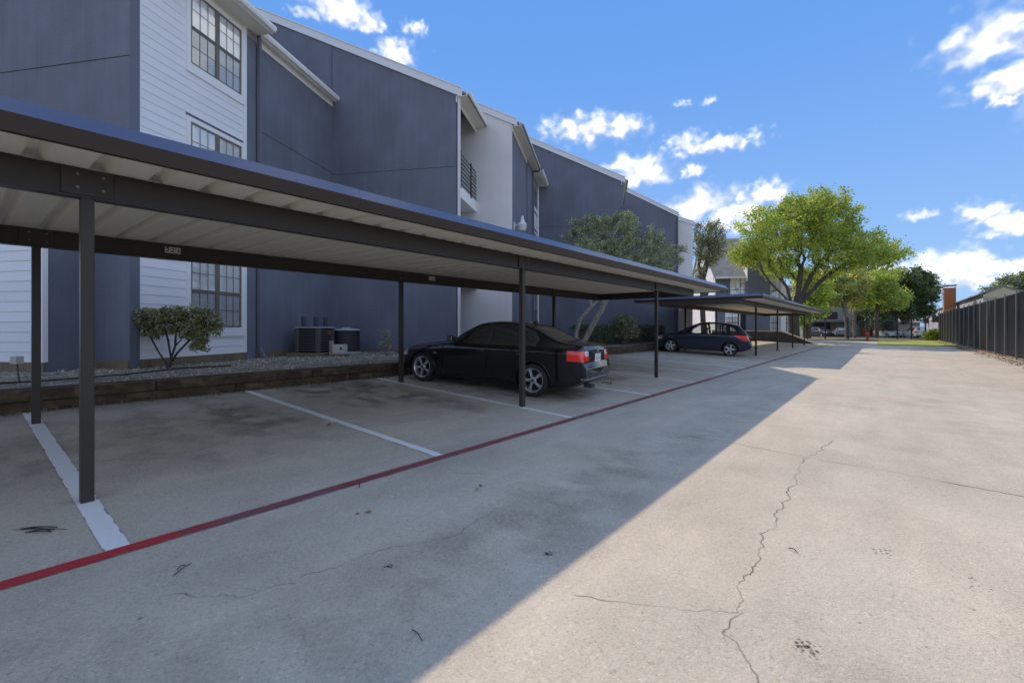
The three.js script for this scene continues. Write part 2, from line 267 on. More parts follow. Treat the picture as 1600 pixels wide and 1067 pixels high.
for (const [u, m] of [[-2.08, lineMat], [0.67, lineMat], [3.38, lineWornMat], [6.1, lineWornMat], [9.15, lineMat], [12.03, lineMat], [14.6, lineMat], [17.3, lineMat], [20.0, lineMat], [21.2, lineWornMat], [24.2, lineMat], [27.0, lineMat], [29.8, lineMat], [32.6, lineMat], [35.4, lineMat], [38.2, lineMat], [41, lineMat]]) bayLine(u, -8.92, -3.72, u < 1 ? 0.13 : 0.115, m);
{ // red line along the bay mouths: bright by the first post, faded beyond
  const seg = (u0, u1, c, worn, s) => { const t = paintTex(c, worn, s), g = sheet(u0, u1, -3.77, -3.655, (v) => bayY(v) + 0.006, 1, 1), uv = g.attributes.uv; for (let i = 0; i < uv.count; i++) uv.setXY(i, uv.getX(i) * (u1 - u0) / 6, uv.getY(i)); part('red_line', g, std(0xffffff, { map: t, roughness: 0.7 }), bays); };
  seg(-20, 0.98, [0.46, 0.014, 0.024], 0.18, 5); seg(0.98, 1.22, [0.32, 0.03, 0.042], 0.36, 37); seg(1.22, 2.15, [0.22, 0.06, 0.075], 0.3, 9); seg(2.15, 3.0, [0.24, 0.04, 0.05], 0.26, 29); seg(3.0, 6.0, [0.25, 0.05, 0.06], 0.28, 11); seg(6.0, 8.2, [0.20, 0.05, 0.055], 0.44, 15); seg(8.2, 13.2, [0.24, 0.035, 0.045], 0.3, 19); seg(13.2, 17.6, [0.22, 0.06, 0.06], 0.5, 21); seg(17.6, 46, [0.2, 0.04, 0.045], 0.36, 23);
}
// planting bed and its retaining wall of stacked ties
{ const t = soilTex.clone(); t.repeat.set(26, 9); t.needsUpdate = true; const t2 = colorTex(1024, 1024, (x, y, o) => { const e = sstep(0, 0.05, Math.min(x, 1 - x, y, 1 - y)), n = lerp(0.5, fbm(x * 10, y * 10, 5), e), st = vn(x * 190, y * 190), f = 0.8 + 0.4 * vn(x * 90, y * 90) + 0.3 * (NT[((x * 1024 | 0) * 37 + (y * 1024 | 0) * 4099) & 65535] - 0.5); const w = sstep(0.45, 0.7, st * 0.55 + n * 0.55); o[0] = lerp(0.15, 0.32, w) * f; o[1] = lerp(0.12, 0.275, w) * f; o[2] = lerp(0.085, 0.21, w) * f; }); t2.repeat.set(18, 7);
  structure('planting_bed', sheet(-20, 49, -30, -9.12, (v, u) => 0.575 + 0.03 * sstep(-9.12, -11, v), 60, 20), std(0xffffff, { map: t2, bumpMap: grayTex(256, 256, (x, y) => vn(x * 64, y * 64)), bumpScale: 0.02, roughness: 1 })); }
{
  const wall = thing('retaining_wall', 'low weathered brown retaining wall of stacked ties along the planting bed', 'retaining wall', P(0, 0, -9.06));
  const woods = [0, 1, 2].map(k => std(0xffffff, { map: colorTex(512, 128, (x, y, o) => { const g = fbm(x * 5 + k * 30, y * 26 + k, 5), s = fbm(x * 9 + k * 7, y * 5 + 3, 4), f = 0.55 + 0.9 * g, p = sstep(0.56, 0.72, s); const st = 0.55 + 0.7 * fbm(x * 30 + k * 11, y * 3, 4); o[0] = lerp(0.10, 0.17, p) * f * st; o[1] = lerp(0.066, 0.115, p) * f * st; o[2] = lerp(0.042, 0.066, p) * f * st; }, 0.5), bumpMap: grayTex(256, 128, (x, y) => fbm(x * 8 + k, y * 30, 4), 0.5), bumpScale: 0.02, roughness: 0.95 }));
  const r = rng(8);
  for (let c = 0; c < 2; c++) { let u = -20 + (c ? 1.1 : 0); while (u < 49) { const L = 2.1 + r() * 0.5, h = 0.166; part('timber', rbox(0.19 + 0.01 * r(), h - 0.006, L - 0.012, 0.014), woods[(r() * 3) | 0], wall).position.set(-0.012 * r(), 0.235 + h * (c + 0.5), -(u + L / 2)); u += L; } }
  part('footing', box2(-0.09, 0.06, 0.1, 0.24, -49, 14), M.foundation, wall);
}
{ // pale limestone chips over the bed
  const r = rng(12), g = new THREE.IcosahedronGeometry(1, 0), N = 9000, im = new THREE.InstancedMesh(g, std([1, 1, 1], { roughness: 0.95, flatShading: true }), N), m = new THREE.Matrix4(), q = new THREE.Quaternion(), e = new THREE.Euler(), c = new THREE.Color();
  let n = 0; while (n < N) {
    const u = -3 + 24 * r(), v = -9.2 - 5.6 * Math.pow(r(), 1.2), k = fbm(u * 0.8 + 5, v * 1.1 + 8, 3); if (r() > sstep(0.36, 0.62, k) + 0.12) continue;
    const s = 0.008 + 0.02 * r() * r(); e.set(r() * 6, r() * 6, r() * 6); q.setFromEuler(e); m.compose(P(u, 0.578 + 0.03 * sstep(-9.12, -11, v) + s * 0.2, v), q, new THREE.Vector3(s * (1 + r()), s * 0.7, s)); im.setMatrixAt(n, m); const b = 0.22 + 0.38 * r(); im.setColorAt(n, c.setRGB(b, b * 0.88, b * 0.68)); n++;
  }
  im.name = 'gravel'; im.userData = { kind: 'stuff', label: 'pale limestone gravel scattered over the planting bed', category: 'gravel' }; scene.add(im);
}

// ------------------------------------------------------------------ carports
function numberTex(s, cracked) { const c = document.createElement('canvas'); c.width = 192; c.height = 96; const x = c.getContext('2d'); x.fillStyle = '#16140f'; x.fillRect(0, 0, 192, 96); [...s].forEach((k, i) => { x.fillStyle = '#d8d2bd'; x.fillRect(4 + i * 62, 4, 58, 88); x.fillStyle = '#14120e'; x.font = 'bold 84px sans-serif'; x.textAlign = 'center'; x.fillText(k, 33 + i * 62, 78); }); if (cracked) { x.fillStyle = '#16140f'; x.fillRect(20, 4, 26, 26); } const t = new THREE.CanvasTexture(c); t.colorSpace = THREE.SRGBColorSpace; return t; }
const boltG = cyl(0.012, 0.011, 0.012, 0, 0, 0, 8).rotateZ(-Math.PI / 2);
function carport(label, u0, u1, posts, vFront, vBack, beamEnd, numbers) {
  const y0 = 2.62, g = thing('carport', label, 'carport', P(0, 0, 0)); g.userData.group = 'carports over the bays';
  const VF = -4.8, VB = -8.12, mid = (a, b) => -(a + b) / 2;
  for (const u of posts) for (const v of [VF, VB]) { const b = bayY(v); part('post', rbox(0.08, 2.4 - b + 0.05, 0.08, 0.006), M.bronze, g).position.set(v, (2.4 + b - 0.05) / 2, -u); }
  for (const v of [VF, VB]) {
    part('beam', merge([box2(-0.032, 0.032, 2.4, y0 - 0.004, -beamEnd, -u0 - 0.05), box2(-0.055, 0.055, 2.394, 2.406, -beamEnd, -u0 - 0.05), box2(-0.05, 0.05, y0 - 0.014, y0 - 0.005, -beamEnd, -u0 - 0.05)]), M.bronze, g).position.x = v;
    for (const u of posts) { const p = part('splice_plate', rbox(0.012, 0.2, 0.3, 0.003), M.bronze, g); p.position.set(v + 0.044, 2.51, -u); for (const [z, y] of [[-.09, .055], [.06, .055], [-.09, -.045], [.06, -.045]]) part('bolt', boltG, M.bolt, p).position.set(.006, y, z); }
  }
  part('cross_beam', box2(VB - 0.03, VF + 0.03, 2.402, y0 - 0.006, -beamEnd - 0.06, -beamEnd - 0.002), M.bronze, g);
  part('cross_beam', box2(VB - 0.03, VF + 0.03, 2.402, y0 - 0.006, -u0 - 0.048, -u0 + 0.01), M.bronze, g);
  const pitch = 0.357, L = vFront - vBack - 0.12, n = Math.floor((u1 - u0) / pitch), pw = (u1 - u0) / n, q = 0.003, hp = pw / 2;
  const prof = [[-hp, 0.07], [-hp + 0.026, 0.07], [-hp + 0.062, 0], [hp - 0.062, 0], [hp - 0.026, 0.07], [hp, 0.07], [hp, 0.07 + q], [hp - 0.026 - q * .5, 0.07 + q], [hp - 0.062 - q, q], [-hp + 0.062 + q, q], [-hp + 0.026 + q * .5, 0.07 + q], [-hp, 0.07 + q]];
  const pg = prism(prof, L).rotateY(Math.PI / 2); // outline along -z, length along +x
  for (let i = 0; i < n; i++) part('roof_panel', pg, M.deck, g).position.set(vBack + 0.06, y0, -(u0 + (i + 0.5) * pw));
  // roof edging: a strip that leans back over a channel that leans in
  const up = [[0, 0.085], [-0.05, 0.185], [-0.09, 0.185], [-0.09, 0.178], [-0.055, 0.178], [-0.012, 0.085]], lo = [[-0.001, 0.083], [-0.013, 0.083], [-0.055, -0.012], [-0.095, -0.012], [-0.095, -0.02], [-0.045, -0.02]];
  const edge = (len, x, y, z, turn) => { for (const [nm, pf, mt] of [['edge_strip', up, M.edgeNavy], ['edge_channel', lo, M.bronze]]) { const m = part(nm, prism(pf, len), mt, g); m.rotation.y = turn; m.position.set(x, y, z); } };
  const cuts = [u0, ...[-9, -3.2, 2.62, 8.4, 14.2, 26, 32, 38, 44].filter(x => x > u0 + 1 && x < u1 - 1), u1];
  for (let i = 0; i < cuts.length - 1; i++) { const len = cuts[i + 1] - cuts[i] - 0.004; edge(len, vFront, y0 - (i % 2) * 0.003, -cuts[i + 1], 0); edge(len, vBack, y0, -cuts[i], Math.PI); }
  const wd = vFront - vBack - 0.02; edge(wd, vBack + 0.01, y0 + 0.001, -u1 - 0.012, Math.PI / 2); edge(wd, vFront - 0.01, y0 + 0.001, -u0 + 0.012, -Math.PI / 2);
  for (const [u, s, crk] of numbers) { const np = part('number_plate', flat(new THREE.BoxGeometry(0.004, 0.095, 0.2)), M.dark, g); np.position.set(VB + 0.037, 2.53, -u); const f = part('number', new THREE.PlaneGeometry(0.2, 0.095), std(0xffffff, { map: numberTex(s, crk), roughness: 0.5 }), np); f.rotation.y = Math.PI / 2; f.position.x = 0.0035; }
  return g;
}
carport('long dark metal carport sheltering the black sedan, bays 223 and 124', -17.6, 16.55, [-15.9, -10.4, -4.85, 0.67, 6.16, 12.05], -4.1, -8.9, 15.0, [[2.06, '223', true], [7.0, '124']]);
carport('second dark metal carport sheltering the blue-black hatchback', 20.8, 46, [24.3, 29.9, 35.4, 41], -3.85, -9.4, 44.6, []);
// ------------------------------------------------------------------ the near apartment building
// Its own grid is turned 28.2 degrees from the carports: local x = b, local z = -a.
const BT = 28.2 * Math.PI / 180;
const B = thing('apartment_building', 'three storey apartment building of charcoal stucco with pale siding bays and white eaves', 'building', [0, 0, 0], BT);
const B1 = { a: 13.9 }, BW = -8.83;
const pr = (pts, a0, a1) => prism(pts, a1 - a0).translate(0, 0, -a1);
const SL = 0.48;
// charcoal masses
part('wall', pr([[-19, .4], [BW, .4], [BW, 9.15], [-12.6, 10.96], [-19, 7.9]], 7.36, 13.9), M.stucco, B);
part('wall', pr([[-19, .4], [BW + .04, .4], [BW + .04, 9.15], [-12.6, 10.98], [-19, 7.9]], 7.16, 7.357), M.stucco, B);
part('gable_wall', pr([[-19, .4], [-4.5, .4], [-4.5, 8.86], [-11.73, 12.3], [-19, 8.9]], 13.903, 14.17), M.stucco, B);
part('wall', pr([[-19, .4], [-6.6, .4], [-6.6, 9.85], [-11.73, 12.28], [-19, 8.88]], 14.173, 23.2), M.stucco, B);
part('light_wall', pr([[-6.59, .4], [-3.15, .4], [-3.15, 8.8], [-6.59, 10.45]], 16.2, 16.25), M.stuccoLight, B);
part('wall', pr([[-6.59, .4], [-3.15, .4], [-3.15, 8.8], [-6.59, 9.8]], 16.252, 23.2), M.stucco, B);
part('gable_wall', pr([[-12, .4], [.98, .4], [.98, 8.72], [-6.2, 12.25], [-12, 9.4]], 23.203, 27.99), M.stucco, B);
part('wall', pr([[-4, .4], [4.4, .4], [4.4, 7.92], [1.3, 9.6], [-4, 9.6]], 28, 33), M.stucco, B);
part('light_wall', pr([[3.6, .4], [5.38, .4], [5.38, 7.6], [4.4, 7.92], [3.6, 7.92]], 29, 33.2), M.stuccoLight, B);
// ground-floor closet in front of the gable, with siding
part('closet', pr([[-15, .4], [-9.75, .4], [-9.75, 3.5], [-15, 3.5]], 6.42, 7.15), M.stucco, B);
part('closet_roof', pr([[-15.1, 3.5], [-9.6, 3.5], [-9.6, 3.62], [-15.1, 3.62]], 6.3, 7.15), M.shingle, B);
part('corner_board', box2(-9.86, -9.74, .78, 3.5, -6.43, -6.385), M.trim, B);
part('corner_board', box2(-9.744, -9.72, .78, 3.5, -6.47, -6.386), M.trim, B);
// foundations
for (const s of [box2(-8.87, -8.815, .4, .775, -13.9, -7.16), box2(-9.75, -8.79, .4, .78, -7.16, -7.13), box2(-15, -9.72, .4, .77, -6.42, -6.395), box2(-8.8, -4.49, .4, .66, -13.9, -13.885), box2(-4.5, -3.14, .4, .66, -16.2, -16.185), box2(-3.15, -3.135, .4, .66, -23.2, -16.2)]) part('foundation', s, M.foundation, B);
// control joints in the stucco
for (const s of [box2(-19, BW + .042, 6.565, 6.577, -7.158, -7.153), box2(BW, BW + .004, 6.565, 6.577, -13.9, -10.45), box2(BW, -4.5, 6.50, 6.511, -13.902, -13.898), box2(-8.845, -8.833, 9.3, 10.86, -13.902, -13.897), box2(-3.15, .98, 6.5, 6.51, -23.202, -23.197)]) part('control_joint', s, M.dark, B);
// lap siding
const boardX = (L) => { const s = prism([[0, 0], [.022, 0], [.009, .196], [0, .196]], L); return s; }; // out = +x, length = +z
const sidMats = [M.sidingA, M.sidingB, M.sidingC], sr = rng(3);
const EXP = 0.1825, boardCache = {};
function siding(parent, place, y0, y1, spans) { // spans(y) -> list of [s0, s1] along the wall
  for (let y = y0; y < y1 - 0.05; y += EXP) for (const [s0, s1] of spans(y, Math.min(y + EXP, y1))) { const L = s1 - s0; if (L < 0.03) continue; const key = L.toFixed(3), g = boardCache[key] || (boardCache[key] = boardX(L)); const m = part('siding_board', g, sidMats[(sr() * 3) | 0], parent); place(m, y, s0, s1); }
}
const placeA = (x) => (m, y, s0, s1) => m.position.set(x, y, -s1);
const WIN = { a0: 8.38, a1: 10.02 }, winY = [[1.30, 3.12], [4.18, 6.0], [7.07, 8.89]];
{ const w = sub('siding_wall', B); siding(w, placeA(BW + .002), .78, 9.1, (y, yt) => { const hit = winY.find(([p, q]) => yt > p + .06 && y < q - .07); return hit ? [[7.362, WIN.a0]] : [[7.362, 10.0]]; }); }
{ const w = sub('siding_wall', B); siding(w, (m, y, s0, s1) => { m.rotation.y = -Math.PI / 2; m.position.set(s1, y, -6.42 + .002); }, .78, 3.5, () => [[-15, -9.87]]); }
{ const w = sub('siding_wall', B); siding(w, placeA(-3.15 + .002), .7, 8.7, (y, yt) => { const hit = winY.find(([p, q]) => yt > p && y < q); return hit ? [[21.0, 21.35], [22.75, 23.1]] : [[21.0, 23.1]]; }); }
part('corner_board', box2(BW + .002, BW + .028, .78, 9.1, -7.40, -7.363), M.trim, B);
part('corner_board', box2(BW + .002, BW + .034, .78, 9.1, -10.10, -10.0), M.trim, B);
part('pilaster', box2(BW + .001, BW + .03, .5, 9.1, -10.42, -10.103), M.stucco, B);
part('pilaster', box2(-3.149, -3.11, .5, 8.8, -20.95, -19.5), M.stucco, B);
part('corner_board', box2(-3.148, -3.10, .7, 8.7, -21.08, -20.96), M.trim, B);
part('corner_board', box2(-3.148, -3.10, .7, 8.7, -23.16, -23.05), M.trim, B);
// windows: a pair of double-hung units, each sash three panes by two
function windowPair(w, h) {
  const g = new THREE.Group(); g.name = 'window'; const t = 0.1, iw = w - 2 * t, uh = (h - 2 * t), uw = iw / 2;
  const bar = (x0, x1, y0, y1, z0, z1) => box2(x0, x1, y0, y1, z0, z1);
  part('trim', merge([bar(0, t, t, h, .0, .045), bar(w - t, w, t, h, 0, .045), bar(t, w - t, h - t, h, 0, .044), bar(0, w, -.1, t, 0, .05)]), M.trim, g);
  part('mullion', bar(w / 2 - .03, w / 2 + .03, t, h - t, .002, .036), M.sash, g);
  part('blind', (() => { const l = []; for (let y = t; y < h - t - .02; y += .03) l.push(box(iw - .01, .027, .002).rotateX(0.2).translate(w / 2, y + .014, .006)); l.push(bar(t, w - t, t, h - t, .001, .003)); return merge(l); })(), M.blind, g);
  for (let k = 0; k < 2; k++) for (let s = 0; s < 2; s++) {
    const x0 = t + k * uw + (k ? .03 : .012), x1 = t + (k + 1) * uw - (k ? .012 : .03), y0 = s ? h / 2 + .005 : t + .012, y1 = s ? h - t - .012 : h / 2 - .005, z = s ? .022 : .014;
    part('sash', merge([bar(x0, x0 + .028, y0, y1, z, z + .016), bar(x1 - .028, x1, y0, y1, z, z + .016), bar(x0 + .028, x1 - .028, y0, y0 + .034, z, z + .0155), bar(x0 + .028, x1 - .028, y1 - .03, y1, z, z + .0155)]), M.sash, g);
    const px = (x1 - x0 - .056) / 3, py = (y1 - y0 - .064) / 2, mg = [];
    for (let i = 0; i < 3; i++) for (let j = 0; j < 2; j++) part('pane', bar(x0 + .028 + i * px + .004, x0 + .028 + (i + 1) * px - .004, y0 + .034 + j * py + .004, y0 + .034 + (j + 1) * py - .004, z + .006, z + .007), M.glass, g);
    for (let i = 1; i < 3; i++) mg.push(bar(x0 + .028 + i * px - .007, x0 + .028 + i * px + .007, y0 + .034, y1 - .03, z + .003, z + .012));
    mg.push(bar(x0 + .028, x1 - .028, y0 + .034 + py - .007, y0 + .034 + py + .007, z + .0032, z + .0118));
    part('muntin', merge(mg), M.muntin, g);
    if (!s) part('insect_screen', new THREE.PlaneGeometry(x1 - x0 - .05, y1 - y0 - .05).translate((x0 + x1) / 2, (y0 + y1) / 2, z + .0195), M.screen, g);
  }
  return g;
}
const wp = windowPair(WIN.a1 - WIN.a0, 1.82);
winY.forEach(([y0], i) => { const w = i ? wp.clone() : wp; w.rotation.y = Math.PI / 2; w.position.set(BW + .004, y0, -WIN.a0); B.add(w); const w2 = wp.clone(); w2.rotation.y = Math.PI / 2; w2.position.set(-3.146, y0, -21.37); w2.scale.x = 0.84; B.add(w2); });
// roofs: shingle slabs, white eave fascias with gutters, white rake boards
function roofSlab(b0, y0, b1, y1, a0, a1, t = .06) { const n = new THREE.Vector2(-(y1 - y0), b1 - b0).normalize().multiplyScalar(t); if (n.y < 0) n.negate(); return pr([[b0, y0], [b1, y1], [b1 + n.x, y1 + n.y], [b0 + n.x, y0 + n.y]], a0, a1); }
function rake(b0, y0, b1, y1, a, h = .26, label) { const m = part('rake_board', pr([[b0, y0 - h], [b1, y1 - h], [b1, y1], [b0, y0]], a - .05, a - .003), M.fasciaRake, B); part('drip_edge', pr([[b0, y0], [b1, y1], [b1, y1 + .03], [b0, y0 + .03]], a - .075, a - .02), M.trim, B); return m; }
M.fasciaRake = std([0.74, 0.74, 0.74], { roughness: 0.55 });
function eave(b, y, a0, a1, out = .42) { // fascia, soffit and gutter along a
  part('soffit', box2(b, b + out, y - .03, y - .012, -a1, -a0), M.fascia, B);
  part('frieze_board', box2(b, b + .03, y - .2, y - .03, -a1, -a0), M.fascia, B);
  part('eave_fascia', box2(b + out - .03, b + out, y - .05, y + .13, -a1, -a0), M.fascia, B);
  part('gutter', pr([[b + out, y - .0], [b + out + .08, y + .0], [b + out + .11, y + .06], [b + out + .11, y + .125], [b + out + .1, y + .125], [b + out + .1, y + .06], [b + out + .075, y + .01], [b + out, y + .01]], a0 - .01, a1 + .01), M.trim, B);
}
part('roof', roofSlab(-12.6, 11.0, -8.3, 9.1, 7.1, 10.45), M.shingle, B); part('roof', roofSlab(-12.6, 10.94, -8.66, 9.12, 10.452, 13.9), M.shingle, B); part('roof', roofSlab(-19.3, 7.8, -12.6, 11.0, 7.1, 13.9), M.shingle, B);
eave(BW, 9.02, 7.12, 10.45, .5); eave(BW, 8.96, 10.46, 13.89, .16);
part('roof', roofSlab(-11.73, 12.33, -4.1, 8.70, 13.9, 23.2), M.shingle, B); part('roof', roofSlab(-19.3, 8.8, -11.73, 12.33, 13.9, 23.2), M.shingle, B);
rake(-11.73, 12.46, -4.3, 8.92, 13.9); rake(-19.3, 8.9, -11.73, 12.46, 13.9);
eave(-4.5, 8.72, 13.86, 16.19, .36);
part('roof', roofSlab(-6.6, 10.5, -2.75, 8.64, 16.2, 23.2), M.shingle, B); rake(-6.59, 10.62, -2.95, 8.86, 16.2, .24);
eave(-3.15, 8.66, 16.16, 20.95, .3); eave(-3.15, 8.58, 20.96, 23.19, .42);
part('roof', roofSlab(-6.2, 12.28, 1.3, 8.58, 23.2, 27.99), M.shingle, B); part('roof', roofSlab(-12.3, 9.3, -6.2, 12.28, 23.2, 27.99), M.shingle, B); rake(-6.2, 12.4, 1.15, 8.78, 23.2); rake(-12.3, 9.4, -6.2, 12.4, 23.2);
eave(.98, 8.6, 23.16, 27.98, .2);
part('roof', roofSlab(1.3, 9.62, 4.45, 7.92, 28, 33), M.shingle, B); rake(1.0, 9.93, 4.42, 8.06, 28, .22);
part('roof', roofSlab(4.4, 7.98, 5.5, 7.6, 29, 33.2), M.shingle, B); rake(4.35, 8.14, 5.45, 7.74, 29, .2);

// balcony in the recess beyond the first gable
part('balcony_slab', pr([[-6.6, 5.62], [-4.46, 5.62], [-4.46, 5.98], [-6.6, 5.98]], 14.18, 16.19), M.trim, B);
part('balcony_slab', pr([[-6.6, 2.8], [-4.46, 2.8], [-4.46, 3.1], [-6.6, 3.1]], 14.18, 16.19), M.trim, B);
{ const rl = sub('balcony_rail', B); for (let k = 0; k < 8; k++) part('rail_bar', box2(-4.49, -4.465, 6.08 + k * .135, 6.1 + k * .135, -16.19, -14.18), M.black, rl); for (const a of [14.2, 15.4]) part('rail_post', box2(-4.464, -4.43, 5.9, 7.12, -a - .02, -a + .02), M.black, rl); }
part('window', box2(-6.6, -6.56, 6.0, 8.1, -15.9, -14.6), phys([.03, .035, .04], { roughness: .08 }), B);
// downspouts
for (const [b, a, y] of [[-8.74, 10.47, 8.95], [-4.42, 13.95, 8.8], [1.04, 23.25, 8.6], [4.36, 27.94, 7.8], [-3.06, 20.9, 8.6]]) { const d = part('downspout', merge([box2(b - .035, b + .035, .85, y, -a - .04, -a + .04), box(.07, .4, .08).rotateZ(0.5).translate(b + .09, .72, -a)]), a > 13 && a < 14 ? M.stuccoLight : M.stucco, B); }
// small things fixed to the walls
part('vent_hood', prism([[0, 0], [.16, 0], [0, .17]], .17).translate(BW, 5.78, -12.2), M.greyPaint, B);
M.boxShaded = std([0.085, 0.09, 0.12], { roughness: 0.6 });  // wall colour darkened, so the boxes carry their side shade in the colour
// three disconnect boxes behind the condensers
for (const a of [12.35, 12.95, 13.45]) part('disconnect_box', rbox(.09, .32, .13, .012, BW + .046, 1.58, -a), M.boxShaded, B);
// ground-level world position from the building grid
const AB = (a, b, y) => new THREE.Vector3(b, y, -a).applyAxisAngle(new THREE.Vector3(0, 1, 0), BT);
{ // white dusk-to-dawn lamp on the corner
  const l = thing('wall_lamp', 'white barn style lamp on the corner of the charcoal wall', 'lamp', AB(16.55, -3.15, 5.15), BT);
  part('bracket', merge([box2(0, .05, -.15, .12, -.06, .06), tube([[.03, 0, 0], [.16, .02, 0], [.26, .0, 0]], .02)]), M.whitePaint, l);
  part('housing', lathe([[0, .34], [.045, .33], [.05, .22], [.075, .2], [.08, .12], [.16, .06], [.17, 0], [.15, 0]]).translate(.32, .0, 0), M.whitePaint, l);
  part('lens', lathe([[.15, .0], [.16, -.06], [.145, -.18], [.1, -.22], [0, -.225]]).translate(.32, 0, 0), phys([.8, .8, .78], { roughness: .3, transmission: .4, thickness: 0 }), l);
  part('conduit', tube([[.02, -.15, .0], [.02, -.8, .0], [.02, -1.9, .0]], .018), M.whitePaint, l);
}
// ------------------------------------------------------------------ plants
const bark = (c) => std(0xffffff, { map: colorTex(256, 256, (x, y, o) => { const f = 0.55 + 0.9 * fbm(x * 22, y * 6, 4); o[0] = c[0] * f; o[1] = c[1] * f; o[2] = c[2] * f; }), bumpMap: grayTex(256, 256, (x, y) => fbm(x * 26, y * 7, 4)), bumpScale: 0.02, roughness: 0.95 });
const M2 = { bark: bark([0.13, 0.105, 0.08]), barkPale: bark([0.34, 0.31, 0.26]), barkDark: bark([0.07, 0.06, 0.05]), twigGrey: bark([0.26, 0.235, 0.2]) };
const leafMat = new THREE.MeshPhysicalMaterial({ color: 0xffffff, vertexColors: true, roughness: 0.9, transmission: 0.5, thickness: 0, side: THREE.DoubleSide });
const leafDull = new THREE.MeshPhysicalMaterial({ color: 0xffffff, vertexColors: true, roughness: 0.7, transmission: 0.32, thickness: 0, side: THREE.DoubleSide });
function skeleton(trunks, targets, step, alpha, seed) {
  const r = rng(seed), N = [];
  for (const t of trunks) { let par = -1; for (let i = 0; i < t.length; i++) { const p = new THREE.Vector3(...t[i]); let at0 = i === 0 ? N.findIndex(n => n.p.distanceTo(p) < 0.02) : -1; if (at0 >= 0) { par = at0; continue; } N.push({ p, par, len: par < 0 ? 0 : N[par].len + N[par].p.distanceTo(p), tips: 0, trunk: true, ok: i > t.length * 0.45 }); par = N.length - 1; } }
  const f = N[N.length - 1].p; targets.sort((a, b) => a.distanceToSquared(f) - b.distanceToSquared(f));
  const tips = [];
  for (const T of targets) {
    let best = -1, bc = 1e9; for (let i = 0; i < N.length; i++) { const n = N[i]; if (!n.ok) continue; const d = n.p.distanceTo(T), c = d + alpha * n.len + (n.p.y > T.y + 0.3 * d ? d * 0.4 : 0); if (c < bc) { bc = c; best = i; } }
    const s = N[best].p, d = s.distanceTo(T), m = Math.max(1, Math.ceil(d / step)); let par = best; const bend = new THREE.Vector3(r() - .5, r() * .5, r() - .5).multiplyScalar(d * 0.2);
    for (let i = 1; i <= m; i++) { const k = i / m, p = s.clone().lerp(T, k).addScaledVector(bend, Math.sin(k * Math.PI)); if (i < m) p.add(new THREE.Vector3(r() - .5, r() - .5, r() - .5).multiplyScalar(step * 0.22)); N.push({ p, par, len: N[par].len + N[par].p.distanceTo(p), tips: 0, ok: true }); par = N.length - 1; }
    tips.push(par);
  }
  for (const t of tips) { let i = t; while (i >= 0) { N[i].tips++; i = N[i].par; } }
  return { N, tips };
}
function woodGeo({ N }, R, rMin, power = 0.45) {
  const total = Math.max(...N.map(n => n.tips)), rad = (n) => Math.max(rMin, R * Math.pow(Math.max(1, n.tips) / total, power));
  const pos = [], uv = [], a = new THREE.Vector3(), x = new THREE.Vector3(), y = new THREE.Vector3();
  for (const n of N) {
    if (n.par < 0) continue; const q = N[n.par], r1 = rad(n), r0 = n.trunk ? rad(q) : Math.min(rad(q), r1 * 1.6), S = r0 > 0.05 ? 9 : 5; a.copy(n.p).sub(q.p); const L = a.length(); if (L < 1e-4) continue; a.divideScalar(L);
    x.set(Math.abs(a.y) > 0.9 ? 1 : 0, Math.abs(a.y) > 0.9 ? 0 : 1, 0).cross(a).normalize(); y.copy(a).cross(x); const ext = r1 * 0.35;
    const P0 = (i) => { const t = i / S * 2 * Math.PI, c = Math.cos(t), s = Math.sin(t); return [q.p.x + (x.x * c + y.x * s) * r0 - a.x * ext, q.p.y + (x.y * c + y.y * s) * r0 - a.y * ext, q.p.z + (x.z * c + y.z * s) * r0 - a.z * ext]; };
    const P1 = (i) => { const t = i / S * 2 * Math.PI, c = Math.cos(t), s = Math.sin(t); return [n.p.x + (x.x * c + y.x * s) * r1 + a.x * ext, n.p.y + (x.y * c + y.y * s) * r1 + a.y * ext, n.p.z + (x.z * c + y.z * s) * r1 + a.z * ext]; };
    for (let i = 0; i < S; i++) { const A = P0(i), Bq = P0(i + 1), C = P1(i), D = P1(i + 1), w = Math.max(.1, r0) * 6 / S; pos.push(...A, ...Bq, ...C, ...Bq, ...D, ...C); const u0 = i * w, u1 = (i + 1) * w, v0 = q.len, v1 = n.len; uv.push(u0, v0, u1, v0, u0, v1, u1, v0, u1, v1, u0, v1); }
  }
  const g = new THREE.BufferGeometry(); g.setAttribute('position', new THREE.Float32BufferAttribute(pos, 3)); g.setAttribute('uv', new THREE.Float32BufferAttribute(uv, 2)); g.computeVertexNormals(); return toCreasedNormals(g, 1.2);
}
